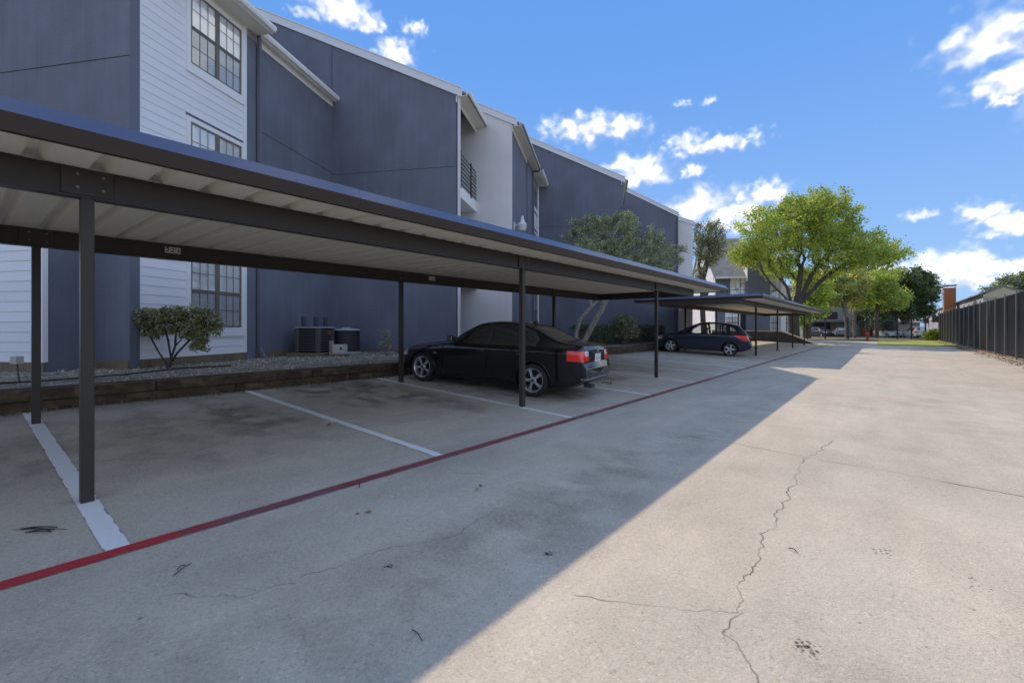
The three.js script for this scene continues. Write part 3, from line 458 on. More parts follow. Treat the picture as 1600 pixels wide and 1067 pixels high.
function leafGeo(spots, per, spread, size, colorAt, seed, up = 0.5, narrow = 0.5) { // spots: centres of the twigs
  const r = rng(seed), n = spots.length * per, pos = new Float32Array(n * 12), col = new Float32Array(n * 12), ix = new Uint32Array(n * 6), nor = new Float32Array(n * 12), d = new THREE.Vector3(), s = new THREE.Vector3(), q = new THREE.Vector3(), c = [0, 0, 0]; let k = 0;
  const gs = () => (r() + r() + r() + r() - 2) * 1.0;
  for (const T of spots) { const hue = r(), tone = 0.75 + 0.5 * r(); for (let i = 0; i < per; i++) {
    const px = T.x + gs() * spread, py = T.y + gs() * spread * 0.8, pz = T.z + gs() * spread, L = size * (0.6 + 0.8 * r());
    d.set(r() - .5, r() - .6, r() - .5).normalize(); s.set(r() - .5, (r() - .5) * (1 - up), r() - .5).cross(d).normalize(); q.copy(d).cross(s).normalize();
    colorAt(px, py, pz, hue, r(), c, r); const bend = 0.18 * L;
    const V = [[px - d.x * L * .5, py - d.y * L * .5, pz - d.z * L * .5], [px + s.x * L * narrow * .5 + q.x * bend, py + s.y * L * narrow * .5 + q.y * bend, pz + s.z * L * narrow * .5 + q.z * bend], [px + d.x * L * .5, py + d.y * L * .5, pz + d.z * L * .5], [px - s.x * L * narrow * .5 + q.x * bend, py - s.y * L * narrow * .5 + q.y * bend, pz - s.z * L * narrow * .5 + q.z * bend]];
    for (let v = 0; v < 4; v++) { const o = (k * 4 + v) * 3; pos[o] = V[v][0]; pos[o + 1] = V[v][1]; pos[o + 2] = V[v][2]; col[o] = c[0] * tone; col[o + 1] = c[1] * tone; col[o + 2] = c[2] * tone; nor[o] = -q.x; nor[o + 1] = -q.y; nor[o + 2] = -q.z; }
    ix.set([k * 4, k * 4 + 1, k * 4 + 3, k * 4 + 1, k * 4 + 2, k * 4 + 3], k * 6); k++;
  } }
  const g = new THREE.BufferGeometry(); g.setAttribute('position', new THREE.BufferAttribute(pos, 3)); g.setAttribute('color', new THREE.BufferAttribute(col, 3)); g.setAttribute('normal', new THREE.BufferAttribute(nor, 3)); g.setIndex(new THREE.BufferAttribute(ix, 1)); return g;
}
function inBlobs(blobs, n, seed, shell = 0.35) { // points spread through ellipsoids [x,y,z,rx,ry,rz], mostly towards their skins
  const r = rng(seed), vol = blobs.map(b => Math.pow(b[3] * b[4] * b[5], 0.8)), sum = vol.reduce((a, b) => a + b, 0), out = [];
  blobs.forEach((b, i) => { const m = Math.round(n * vol[i] / sum); for (let k = 0; k < m; k++) { const d = new THREE.Vector3(r() * 2 - 1, r() * 2 - 1, r() * 2 - 1).normalize(), q = Math.pow(r(), shell); out.push(new THREE.Vector3(b[0] + d.x * b[3] * q, b[1] + d.y * b[4] * q, b[2] + d.z * b[5] * q)); } });
  return out;
}
// Crown outlines come from the picture: [px, py, rx, ry, depth offset in metres, depth radius in metres] at the tree's distance.
function tree(name, label, base, Z, o) {
  const g = thing(name, label, o.category || 'tree', base, 0, o.group), k = Z / FPX;
  const rt = new THREE.Vector3(Math.cos(TH), 0, -Math.sin(TH)), fw = new THREE.Vector3(-Math.sin(TH), 0, -Math.cos(TH));
  const loc = (px, py, dz = 0) => at(px, py, Z).addScaledVector(fw, dz).sub(base);
  const blobs = o.crown.map(([px, py, rx, ry, dz = 0, rz]) => { const c = loc(px, py, dz); return [c.x, c.y, c.z, rx * k, ry * k, rz ?? (rx + ry) / 2 * k]; });
  const T = inBlobs(blobs, o.n, o.seed, o.shell), tr = o.trunks.map(t => t.map(p => Array.isArray(p) ? loc(...p).toArray() : p.toArray()));
  const sk = skeleton(tr, T, o.step || 0.6, o.alpha ?? 0.45, o.seed + 1);
  part('trunk', woodGeo(sk, o.r, o.rMin || 0.012, o.power), o.bark || M2.bark, g);
  const spots = []; for (const t of sk.tips) { spots.push(sk.N[t].p); if (o.second && sk.N[t].par >= 0) spots.push(sk.N[sk.N[t].par].p); }
  if (o.per) { const lf = part('crown', leafGeo(spots, o.per, o.spread, o.leaf, o.color, o.seed + 2, 0.5, o.narrow), o.leafMat || leafMat, g); lf.userData.kind = 'stuff'; }
  return g;
}
// colours differ at random from twig to twig and leaf to leaf, wherever they grow
const pal = (list) => (x, y, z, h, q, c) => { const e = list[Math.min(list.length - 1, (clamp(h * 0.75 + q * 0.25) * list.length) | 0)], f = 0.75 + 0.5 * q; c[0] = e[0] * f; c[1] = e[1] * f; c[2] = e[2] * f; };

{ // the big elm beyond the second carport
  const Z = 43, base = at(1242, 530, Z); base.y = 0.3;
  tree('elm_tree', 'large spreading yellow-green elm tree beyond the second carport', base, Z, {
    crown: [[1268, 345, 62, 44, 0, 4.2], [1192, 362, 50, 38, -1, 3.4], [1180, 405, 30, 14, 1, 2.2], [1160, 398, 22, 16, 0, 1.8], [1168, 390, 32, 24, 0, 2.4], [1222, 418, 34, 14, 1, 2.4], [1285, 424, 44, 14, 1, 2.6], [1340, 408, 56, 18, -1, 2.6], [1262, 318, 44, 24, 0, 3], [1320, 350, 48, 38, 1, 3.4], [1345, 385, 52, 28, 0, 3.4], [1405, 384, 36, 15, 1, 1.8], [1385, 402, 22, 10, 0, 1.4], [1300, 392, 60, 26, -2, 3], [1230, 385, 40, 26, 2, 3], [1290, 325, 36, 26, 2, 3], [1310, 312, 20, 18, 0, 2], [1215, 335, 30, 22, 1, 2]],
    trunks: [[[1242, 527], [1241, 510], [1240, 492], [1238, 478], [1234, 462], [1230, 448]], [[1240, 492], [1243, 478], [1247, 462], [1250, 440], [1252, 420]], [[1240, 492], [1246, 480], [1262, 462], [1282, 440], [1305, 420]], [[1238, 478], [1225, 462], [1208, 446], [1192, 425]], [[1243, 478], [1256, 458], [1268, 430], [1284, 405]]],
    n: 940, r: 0.46, rMin: 0.02, step: 0.7, alpha: 0.5, power: 0.62, bark: M2.barkDark, per: 26, spread: 0.44, leaf: 0.2, narrow: 0.62, seed: 11, second: true, shell: 0.45,
    color: (x, y, z, twig, leaf, c) => { const t = clamp((twig - 0.5) * 1.3), f = 0.7 + 0.5 * leaf; c[0] = lerp(0.38, 0.68, t) * f; c[1] = lerp(0.50, 0.64, t) * f; c[2] = lerp(0.055, 0.04, t) * f; } });
}
{ // evergreen beside the charcoal wall, pale forked trunks
  const Z = 19, base = at(908, 542, Z); base.y = 0.58;
  tree('evergreen_tree', 'grey-green evergreen tree with pale leaning trunks beside the charcoal wall', base, Z, {
    crown: [[960, 365, 46, 34, 0, 1.2], [1005, 385, 48, 34, .3, 1.2], [1045, 395, 26, 26, 0, .8], [905, 365, 24, 28, .3, .7], [935, 392, 40, 26, -.2, 1], [985, 415, 60, 18, 0, 1], [975, 345, 26, 18, 0, .7], [1030, 425, 34, 14, 0, .8], [930, 350, 30, 20, .2, .7]],
    trunks: [[[903, 541], [900, 522], [906, 500], [924, 480], [938, 466], [946, 445]], [[903, 541], [914, 532], [926, 508], [940, 484], [946, 470], [960, 440]], [[924, 480], [921, 466], [915, 440]]],
    n: 420, r: 0.13, rMin: 0.006, step: 0.22, alpha: 0.4, per: 40, spread: 0.13, leaf: 0.075, narrow: 0.4, seed: 21, bark: M2.barkPale, second: true, power: 0.3, leafMat: leafDull,
    color: pal([[0.232, 0.291, 0.140], [0.326, 0.384, 0.174], [0.465, 0.512, 0.209], [0.186, 0.232, 0.128], [0.605, 0.628, 0.279]]) });
}
{ // live oak past the end of the building
  const Z = 36, base = at(1100, 524, Z); base.y = 0.5;
  tree('live_oak', 'small dark live oak with crooked limbs behind the pale end wall', base, Z, {
    crown: [[1108, 362, 26, 20, 0, 1.4], [1098, 385, 18, 22, 0, 1], [1122, 385, 14, 22, 0, 1], [1112, 405, 18, 14, .5, .9], [1092, 425, 10, 12, 0, .6]],
    trunks: [[[1100, 527], [1098, 480], [1098, 440], [1092, 415], [1096, 390]], [[1098, 440], [1104, 420], [1110, 395]], [[1098, 480], [1106, 455], [1098, 425], [1104, 405]]],
    n: 190, r: 0.2, rMin: 0.014, step: 0.4, per: 24, spread: 0.25, leaf: 0.13, seed: 31, bark: M2.barkDark, second: true, leafMat: leafDull,
    color: pal([[0.162, 0.195, 0.087], [0.239, 0.272, 0.119], [0.347, 0.370, 0.174]]) });
}
const FARG = 'trees by the far road';
function farTree(name, label, bx, Z, crown, o) { const base = at(bx, 527, Z); base.y = 0; return tree(name, label, base, Z, { crown, trunks: o.trunks, n: 170, r: 0.33, rMin: 0.03, step: 0.8, per: 34, power: 0.58, spread: 0.55, leaf: 0.3, narrow: 0.6, second: true, group: FARG, ...o }); }
farTree('ash_tree', 'yellow-green ash tree with upright grey limbs behind the red hydrant', 1325, 60, [[1305, 450, 30, 26, 0], [1290, 470, 26, 20, 1], [1335, 445, 26, 26, 0], [1320, 430, 22, 14, 1], [1275, 455, 18, 26, 2]], { trunks: [[[1325, 527], [1325, 505], [1322, 485], [1318, 460]], [[1325, 505], [1331, 485], [1336, 462]]], seed: 41, n: 150, per: 40, bark: M2.twigGrey, color: pal([[0.434, 0.477, 0.098], [0.587, 0.564, 0.109], [0.325, 0.370, 0.130]]) });
farTree('maple_tree', 'bright lime green tree in front of the dark oak', 1362, 61, [[1375, 452, 34, 28, 0], [1350, 470, 22, 18, 0], [1395, 470, 24, 18, 0], [1385, 430, 22, 14, 0]], { trunks: [[[1371, 527], [1370, 500], [1372, 478], [1376, 455]]], r: 0.25, seed: 43, color: pal([[0.413, 0.543, 0.064], [0.543, 0.629, 0.087], [0.325, 0.434, 0.064]]) });
farTree('oak_tree', 'big dark green oak tree near the parked white cars', 1392, 66, [[1405, 435, 34, 20, 0], [1430, 445, 30, 24, 0], [1440, 475, 20, 26, 0], [1400, 480, 36, 26, 1], [1355, 425, 26, 12, 2], [1455, 455, 12, 14, 0], [1372, 505, 18, 8, 0]], { trunks: [[[1392, 527], [1391, 508], [1393, 490], [1402, 465]], [[1391, 508], [1380, 498], [1370, 490]], [[1393, 490], [1415, 475], [1432, 460]]], r: 0.75, seed: 47, n: 260, per: 70, bark: M2.barkDark, color: pal([[0.085, 0.132, 0.043], [0.116, 0.178, 0.054], [0.186, 0.248, 0.078]]), leafMat: leafDull });
farTree('bare_tree', 'leafless grey tree rising between the green crowns', 1335, 64, [[1335, 430, 24, 18, 0], [1322, 440, 16, 14, 1], [1350, 428, 16, 12, 0]], { trunks: [[[1336, 527], [1336, 490], [1335, 455]]], r: 0.22, seed: 51, n: 330, per: 0, rMin: 0.028, bark: M2.twigGrey, color: pal([[0.310, 0.310, 0.155]]) });
farTree('willow_tree', 'drooping lime green tree behind the elm trunk', 1263, 56, [[1275, 450, 24, 26, 0], [1262, 480, 16, 16, 0], [1285, 478, 18, 18, 1], [1256, 440, 14, 20, 0], [1252, 500, 10, 14, 0]], { trunks: [[[1263, 527], [1263, 500], [1266, 470]]], r: 0.35, seed: 53, per: 46, color: pal([[0.477, 0.587, 0.076], [0.629, 0.694, 0.109], [0.370, 0.477, 0.064]]) });
farTree('pecan_tree', 'feathery green tree rising above the cream gable', 1585, 58, [[1590, 445, 22, 14, 0], [1560, 452, 14, 8, 0], [1615, 440, 20, 18, 0]], { trunks: [[[1590, 527], [1590, 490], [1592, 460]]], r: 0.25, seed: 57, n: 110, per: 40, color: pal([[0.186, 0.232, 0.093], [0.248, 0.295, 0.124]]) });
farTree('cedar_tree', 'low dark tree filling the gap left of the white cars', 1362, 72, [[1352, 498, 14, 12, 0], [1372, 502, 14, 12, 0]], { trunks: [[[1362, 527], [1362, 515], [1362, 500]]], r: 0.15, seed: 59, n: 60, per: 50, bark: M2.barkDark, leafMat: leafDull, color: pal([[0.078, 0.109, 0.046], [0.109, 0.139, 0.054]]) });
// shrubs
function shrub(name, label, base, blobs, o) {
  const g = thing(name, label, 'shrub', base, o.turn || 0, o.group), T = inBlobs(blobs, o.n, o.seed, o.shell ?? 0.4), sk = skeleton(o.stems, T, o.step, o.alpha ?? 0.35, o.seed + 1);
  part('stems', woodGeo(sk, o.r, o.rMin, o.power ?? 0.4), o.bark || M2.bark, g);
  const spots = sk.tips.map(t => sk.N[t].p); if (o.per) part('leaves', leafGeo(spots, o.per, o.spread, o.leaf, o.color, o.seed + 2, 0.5, o.narrow ?? 0.5), leafDull, g).userData.kind = 'stuff'; return g;
}
{ const b = at(263, 576, 9.0); b.y = 0.6; // flat-topped shrub under the windows; its long side follows the wall
  shrub('privet_shrub', 'flat-topped leafy shrub with bare crooked stems below the ground floor window', b, [[-.4, 1.0, 0, .32, .2, .28], [0, 1.04, 0, .35, .2, .3], [.44, 1.02, 0, .42, .22, .3], [.8, .86, 0, .22, .28, .25], [.5, .72, 0, .25, .2, .25], [-.3, .72, 0, .16, .14, .2], [.05, .78, 0, .3, .12, .2], [-.46, .9, 0, .12, .25, .15], [.62, .45, 0, .2, .12, .2]], { turn: TH, stems: [[[0, -.05, 0], [-.06, .12, 0], [-.2, .35, .02], [-.36, .62, .0], [-.42, .85, 0]], [[0, -.05, 0], [.03, .15, 0], [.1, .45, -.04], [.14, .8, 0]], [[0, -.05, 0], [.06, .12, .03], [.22, .32, .06], [.42, .55, .03], [.6, .75, 0]], [[0, -.05, 0], [.0, .2, -.06], [-.08, .5, -.1], [-.12, .85, -.05]]], n: 760, r: 0.034, rMin: 0.0035, step: 0.09, per: 14, spread: 0.05, leaf: 0.052, seed: 71, bark: M2.barkDark, narrow: .5, color: pal([[0.209, 0.240, 0.095], [0.313, 0.324, 0.115], [0.419, 0.398, 0.167], [0.178, 0.188, 0.095], [0.524, 0.482, 0.273]]) }); }
{ const b = at(601, 553, 13.4); b.y = 0.6;
  shrub('dry_shrub', 'small dry pale shrub against the charcoal wall', b, [[0, .62, 0, .18, .14, .14], [-.05, .3, 0, .14, .12, .12], [.12, .35, 0, .14, .2, .12]], { turn: TH, stems: [[[0, -.03, 0], [.03, .2, 0], [.0, .5, 0]], [[0, -.03, 0], [.08, .18, 0], [.15, .4, 0]]], n: 120, r: 0.012, rMin: 0.003, step: 0.05, per: 9, spread: 0.035, leaf: 0.035, seed: 73, bark: M2.twigGrey, color: pal([[0.465, 0.419, 0.279], [0.558, 0.496, 0.341], [0.310, 0.310, 0.186]]) }); }
{ const b = P(20.6, 0.6, -9.75);
  shrub('round_shrub', 'rounded pale green shrub in front of the clipped hedge', b, [[0, 1.0, 0, .6, .45, .55], [.15, .6, 0, .55, .35, .5], [-.2, .5, 0, .4, .3, .4]], { turn: TH, stems: [[[0, -.03, 0], [.03, .25, 0], [.0, .6, 0]], [[0, -.03, 0], [-.15, .3, 0], [-.3, .6, 0]], [[0, -.03, 0], [.2, .3, 0], [.4, .6, 0]]], n: 300, r: 0.05, rMin: 0.006, step: 0.14, per: 34, spread: 0.09, leaf: 0.06, seed: 75, color: pal([[0.248, 0.279, 0.132], [0.326, 0.341, 0.171], [0.186, 0.225, 0.093], [0.419, 0.403, 0.232]]) }); }
{ const g = thing('hedge', 'clipped dark green hedge along the charcoal wall', 'hedge', P(17.2, 0.6, -10.5)), r = rng(81), T = [];
  for (let i = 0; i < 2600; i++) { let x = r() * 2 - 1, y = r(), z = r(); const f = r(); if (f < .4) y = 1 - .1 * r(); else if (f < .8) x = 1 - .15 * r(); T.push(new THREE.Vector3(x * .42 + .05 * (fbm(z * 30, 3, 2) - .5), .08 + y * (.8 + .14 * (fbm(z * 14, 9, 3) - .5)), -z * 11.5)); }
  const st = []; for (let i = 0; i < 30; i++) st.push(tube([[.2 * (r() - .5), -.05, -i * .385], [.3 * (r() - .5), .4, -i * .385 + .1], [.4 * (r() - .5), .75, -i * .385 - .1]], .012, 5));
  part('stems', merge(st), M2.barkDark, g).userData.kind = 'stuff'; part('leaves', leafGeo(T, 20, 0.075, 0.055, pal([[0.085, 0.124, 0.046], [0.124, 0.171, 0.062], [0.062, 0.085, 0.039], [0.186, 0.202, 0.093]]), 83), leafDull, g).userData.kind = 'stuff'; }
{ const b = at(1462, 528, 49); b.y = 0;
  shrub('weed_shrub', 'bright weedy shrub at the far end of the black fence', b, [[0, .7, 0, .7, .6, .5], [-.6, .5, 0, .5, .4, .4]], { stems: [[[0, 0, 0], [.1, .3, 0], [.1, .7, 0]]], n: 70, r: 0.03, rMin: 0.01, step: .3, per: 24, spread: .2, leaf: .2, seed: 85, color: pal([[0.310, 0.419, 0.062], [0.403, 0.465, 0.093]]) }); }

// ------------------------------------------------------------------ the black fence
{
  const f = thing('metal_fence', 'tall black corrugated metal fence with grey posts along the driveway', 'fence', P(0, 0, 4.42));
  const black = phys([0.013, 0.013, 0.014], { roughness: 0.42, specularIntensity: 0.6 }), blackB = phys([0.018, 0.018, 0.018], { roughness: 0.5, specularIntensity: 0.6 }), sheets = [black, blackB, phys([0.024, 0.023, 0.022], { roughness: 0.55, specularIntensity: 0.5 }), phys([0.012, 0.013, 0.016], { roughness: 0.34, specularIntensity: 0.7 })], post = std([0.21, 0.2, 0.185], { roughness: 0.5, metalness: 0.3 });
  const L = 2.44, n = 12, p = L / n, pts = []; for (let i = 0; i < n; i++) { const x = i * p; pts.push([x, 0], [x + p * .55, 0], [x + p * .64, -.03], [x + p * .9, -.03]); } pts.push([L, 0]); const back = pts.map(([x, y]) => [x, y + .003]).reverse();
  const sheetG = prism([...pts, ...back], 2.78).rotateX(-Math.PI / 2).rotateY(Math.PI / 2), capG = box(.03, .05, L - .06), postG = rbox(.06, 3.0, .06, .01), r = rng(91);
  for (let i = 0; i < 22; i++) {
    const u = 14.3 + i * L, w = part('panel', sheetG, sheets[(r() * 4) | 0], f); w.position.set(.01 * r(), .08 + .05 * r(), -u); w.rotation.z = .012 * (r() - .5);
    part('post', postG, post, f).position.set(-.07, 1.5 - .03 * r(), -u); part('top_rail', capG, blackB, f).position.set(.03, 2.86, -u - L / 2);
    if (i > 7) part('wire', merge([0, 1].map(k => tube(Array.from({ length: 9 }, (_, j) => [.02 * (r() - .5), 2.98 + k * .12 + .05 * r(), -u - j * L / 8]), .006, 4, 16))), M.metal, f).userData.kind = 'stuff';
  }
  structure('fence_kerb', box2(4.22, 4.75, -.02, .06, -66, -12), M.kerb = std(0xffffff, { map: mottled([0.33, 0.27, 0.2], 0.3, 2.3), roughness: 0.95 }));
  part('wall_strip', box2(-.19, -.12, .0, .065, -52, -33), std([0.3, 0.03, 0.03], { roughness: .8 }), f, 'red painted kerb strip at the foot of the fence');
}
// ------------------------------------------------------------------ condensers and boxes by the wall
function slats(w, h, n, t) { const l = []; for (let i = 0; i < n; i++) l.push(rbox(w, h / n * .42, t, .004, 0, (i + .5) * h / n, 0, 1)); return merge(l); }
{
  const c = thing('condenser_unit', 'square grey louvred air conditioner unit with red badge on a slab', 'air conditioner', AB(11.88, -8.09, .68), BT), S = .78, H = .72;
  part('cabinet', rbox(S - .06, H - .04, S - .06, .03, 0, H / 2, 0), M.dark, c);
  for (const [x, z] of [[-1, -1], [1, -1], [-1, 1], [1, 1]]) part('corner_post', rbox(.13, H - .02, .13, .03, x * (S / 2 - .065), H / 2, z * (S / 2 - .065)), M.greyPaint, c);
  for (let k = 0; k < 4; k++) { const s = part('louvre', slats(S - .24, H - .1, 9, .03), M.greyPaint, c); s.userData.kind = 'stuff'; s.rotation.y = k * Math.PI / 2; s.position.set(Math.sin(k * Math.PI / 2) * (S / 2 - .025), .05, Math.cos(k * Math.PI / 2) * (S / 2 - .025)); }
  part('top_cover', rbox(S + .02, .05, S + .02, .02, 0, H, 0), std([.3, .31, .32], { roughness: .45 }), c); part('badge', rbox(.008, .075, .17, .003, S / 2 - .002, .57, -.1), std([.45, .06, .05], { roughness: .4 }), c);
  const slab = single('equipment_slab', 'rust-stained concrete slab under the square air conditioner', 'slab', rbox(1.05, .14, 1.1, .02), M.foundation, AB(11.88, -8.09, .625), BT);
}
{
  const c = thing('round_condenser', 'drum-like dark air conditioner unit with pale domed lid', 'air conditioner', AB(12.78, -7.64, .62), BT), H = .72;
  part('coil_guard', merge([cyl(.38, .38, H - .06, 0, .03, 0, 28), ...Array.from({ length: 40 }, (_, i) => { const t = i / 40 * 2 * Math.PI; return box(.008, H - .08, .012).rotateY(-t).translate(.385 * Math.cos(t), H / 2, .385 * Math.sin(t)); })]), std([.035, .036, .038], { roughness: .6 }), c);
  part('lid', lathe([[0, .075], [.1, .07], [.14, .045], [.3, .03], [.41, .005], [.415, -.02], [.4, -.025]], 32).translate(0, H, 0), std([.42, .43, .45], { roughness: .4 }), c);
  part('base_ring', lathe([[.36, 0], [.41, 0], [.41, .05], [.38, .06]], 32), std([.38, .38, .38], { roughness: .5 }), c);
  single('equipment_slab', 'grey concrete slab under the drum-like air conditioner', 'slab', rbox(1.0, .1, 1.0, .02), M.kerb, AB(12.78, -7.64, .58), BT);
}
{ const c = thing('valve_box', 'beige box with a dark opening on a block beside the condensers', 'utility box', AB(11.47, -7.05, .6), BT);
  part('block', rbox(.36, .1, .26, .015, .06, .03, .02), M.foundation, c); part('body', rbox(.34, .26, .2, .015, 0, .21, 0), std([.52, .5, .42], { roughness: .7 }), c); part('opening', cyl(.035, .035, .006, 0, 0, 0, 14).rotateX(Math.PI / 2).translate(.09, .23, .098), M.dark, c); }
single('stone_post', 'short grey block post between the two air conditioner units', 'post', rbox(.1, .42, .1, .015), M.kerb, AB(11.7, -7.45, .82), BT);
{ const c = thing('junction_box', 'tilted pale utility box on a stake near the siding', 'utility box', at(29, 589, 6.9).setY(.6), .5);
  part('stake', cyl(.014, .012, .3, 0, -.04, 0, 8).rotateZ(.18), M.greyPaint, c); part('box', rbox(.13, .12, .1, .01, -.06, .31, 0).rotateZ(-.05), std([.5, .49, .47], { roughness: .6 }), c); }
{ const c = thing('hose_bib', 'small dark outdoor tap on the pale siding', 'tap', AB(6.385, -11.05, 1.02), BT); part('pipe', tube([[0, 0, -.02], [0, 0, .08], [0, -.05, .1]], .012), M.bolt, c); part('handle', merge([cyl(.035, .035, .012, 0, .03, .05, 12), cyl(.006, .006, .05, 0, 0, .05, 6)]), M.dark, c); }
single('loose_pipe', 'thin pale pipe lying on the carport roof', 'pipe', merge([tube([P(5.2, 2.76, -6.8), P(5.75, 2.80, -6.75), P(6.3, 2.83, -6.9)], .018, 6)]), std([.6, .55, .5], { roughness: .6 }));
// ------------------------------------------------------------------ litter on the concrete
function twig(label, u, v, L, ang, seed, n = 3) { const r = rng(seed), l = []; for (let i = 0; i < n; i++) { const a = ang + (i ? (r() - .5) * .9 : 0), s = i ? L * (.4 + .3 * r()) : L, ox = (r() - .5) * L * .4 * (i ? 1 : 0); l.push(tube([[ox - Math.cos(a) * s / 2, .006, -Math.sin(a) * s / 2], [ox, .012 + .006 * r(), .01 * (r() - .5)], [ox + Math.cos(a) * s / 2, .007, Math.sin(a) * s / 2]], .002 + .0015 * r(), 5)); } return single('fallen_twig', label, 'twig', merge(l), M2.barkDark, P(u, bayY(v), v)); }
twig('dark forked twig lying on the concrete next to the first white line', .38, -4.42, .36, -.72, 3, 6);
twig('short straight stick on the shaded concrete near the edge of the shadow', 1.34, -1.65, .1, .2, 4, 1);
twig('stubby stick on the sunlit concrete beside the long crack', 3.34, -.45, .06, .5, 5, 1);
twig('thin twig beside the bright end of the red line', .85, -3.15, .14, .9, 6, 2);
twig('dark twig lying across the red line', 2.3, -3.62, .16, .6, 7, 2);
function fallen(label, u, v, n, seed, col, s = .05) { const r = rng(seed), T = Array.from({ length: n }, () => new THREE.Vector3((r() - .5) * s * 2, .015 + .03 * r(), (r() - .5) * s * 2)); return single('fallen_leaves', label, 'leaves', leafGeo(T, 1, .004, .055, pal(col), seed + 1, .9, .5), leafDull, P(u, bayY(v), v)); }
fallen('small clump of green and pale leaves on the second white line', 3.2, -5.72, 16, 3, [[.2, .22, .08], [.35, .33, .2], [.5, .48, .4]], .07);
fallen('curled tan leaf on the shaded concrete past the red line', 2.87, -2.73, 3, 5, [[.25, .2, .1], [.2, .2, .08]]);
fallen('two dry leaves on the shaded drive near a hairline crack', 1.96, -3.0, 3, 7, [[.22, .17, .09]]);
fallen('scattered brown leaves in the bay behind the black sedan', 9.9, -5.2, 30, 9, [[.16, .11, .06], [.24, .18, .1]], .25);
fallen('drift of dry leaves at the foot of the black fence', 26, 4.1, 40, 11, [[.3, .24, .15], [.2, .15, .09]], .4);

single('drip_hose', 'dark drip hose winding over the gravel bed near the first post', 'hose', merge([tube([P(-1.6, .615, -9.6), P(-.4, .62, -9.75), P(.9, .62, -9.62), P(2.0, .625, -9.9), P(2.9, .63, -10.4), P(3.6, .63, -10.3)], .013, 6, 60)]), std([.03, .028, .025], { roughness: .8 }));
{ const r = rng(99); for (let k = 0; k < 1; k++) { const u = 1.4 + k * .75 + r() * .3, v = -9.35 - .5 * r(), a = r() * .5; single('bed_stick', 'thin dead stick lying on the gravel beside the drip hose', 'stick', tube([[-.35, .012, 0], [-.1, .03, .03 * r()], [.15, .02, -.03], [.4, .012, .02]], .007, 5), M2.barkDark, P(u, .6, v), 1.3 + a); } }

{ const r = rng(123), T = Array.from({ length: 2600 }, () => { const u = 15 + 48 * r(), w = Math.pow(r(), 1.6); return P(u, .012 + (w < .25 ? .06 : 0) + .01 * r(), 4.36 - .62 * w * (.5 + fbm(u * .7, 3, 3))); });
  const l = new THREE.Mesh(leafGeo(T, 1, .01, .06, pal([[.3, .22, .12], [.22, .15, .08], [.38, .32, .2], [.16, .12, .08]]), 125, .9, .55), leafDull); l.name = 'leaf_litter'; l.userData = { kind: 'stuff', label: 'dry brown leaf litter along the foot of the black fence', category: 'leaves' }; scene.add(l);
  const T2 = Array.from({ length: 900 }, () => { const u = -4 + 24 * r(); return P(u, bayY(-8.9) + .012, -8.94 + .3 * Math.pow(r(), 2)); }), l2 = new THREE.Mesh(leafGeo(T2, 1, .008, .04, pal([[.26, .2, .12], [.36, .32, .24], [.16, .12, .08]]), 127, .9, .5), leafDull); l2.name = 'leaf_litter_001'; l2.userData = { kind: 'stuff', label: 'small dry leaves along the foot of the brown retaining wall', category: 'leaves' }; scene.add(l2); }
// ------------------------------------------------------------------ cars
const paint = (c) => phys(c, { roughness: 0.4, specularIntensity: 0.2, clearcoat: 1, clearcoatRoughness: 0.03 });
const CM = { tint: phys([0.02, 0.021, 0.022], { roughness: 0.03, ior: 1.75, clearcoat: 1, clearcoatRoughness: 0.02 }), clear: phys([0.8, 0.84, 0.83], { transmission: 1, thickness: 0, roughness: 0.01, ior: 1.5 }), red: phys([0.88, 0.02, 0.01], { roughness: 0.2, clearcoat: 0.6 }), white: phys([0.8, 0.78, 0.76], { roughness: 0.12, clearcoat: 1 }), amber: phys([0.6, 0.25, 0.12], { roughness: 0.15, clearcoat: 1 }), tyre: std([0.022, 0.022, 0.023], { roughness: 0.85 }), alloy: std([0.56, 0.56, 0.57], { roughness: 0.3, metalness: 0.75 }), trim: std([0.05, 0.05, 0.05], { roughness: 0.35 }), chrome: std([0.7, 0.7, 0.7], { roughness: 0.12, metalness: 1 }), seat: std([0.06, 0.055, 0.05], { roughness: 0.9 }) };
function curve(pts) { return (x) => { let i = 0; while (i < pts.length - 2 && x > pts[i + 1][0]) i++; const [a, b] = [pts[i], pts[i + 1]], p0 = pts[Math.max(0, i - 1)], p3 = pts[Math.min(pts.length - 1, i + 2)], h = b[0] - a[0], t = clamp((x - a[0]) / h); let m0 = i ? (b[1] - p0[1]) / (b[0] - p0[0]) : (b[1] - a[1]) / h, m1 = i < pts.length - 2 ? (p3[1] - a[1]) / (p3[0] - a[0]) : (b[1] - a[1]) / h; const s = (b[1] - a[1]) / h; if (Math.abs(m0) > 3 * Math.abs(s)) m0 = 3 * s; if (Math.abs(m1) > 3 * Math.abs(s)) m1 = 3 * s; if (m0 * s < 0) m0 = 0; if (m1 * s < 0) m1 = 0; const t2 = t * t, t3 = t2 * t; return (2 * t3 - 3 * t2 + 1) * a[1] + (t3 - 2 * t2 + t) * h * m0 + (-2 * t3 + 3 * t2) * b[1] + (t3 - t2) * h * m1; }; }
const inPoly = (poly, x, y) => { let c = false; for (let i = 0, j = poly.length - 1; i < poly.length; j = i++) { const [xi, yi] = poly[i], [xj, yj] = poly[j]; if ((yi > y) !== (yj > y) && x < (xj - xi) * (y - yi) / (yj - yi) + xi) c = !c; } return c; };
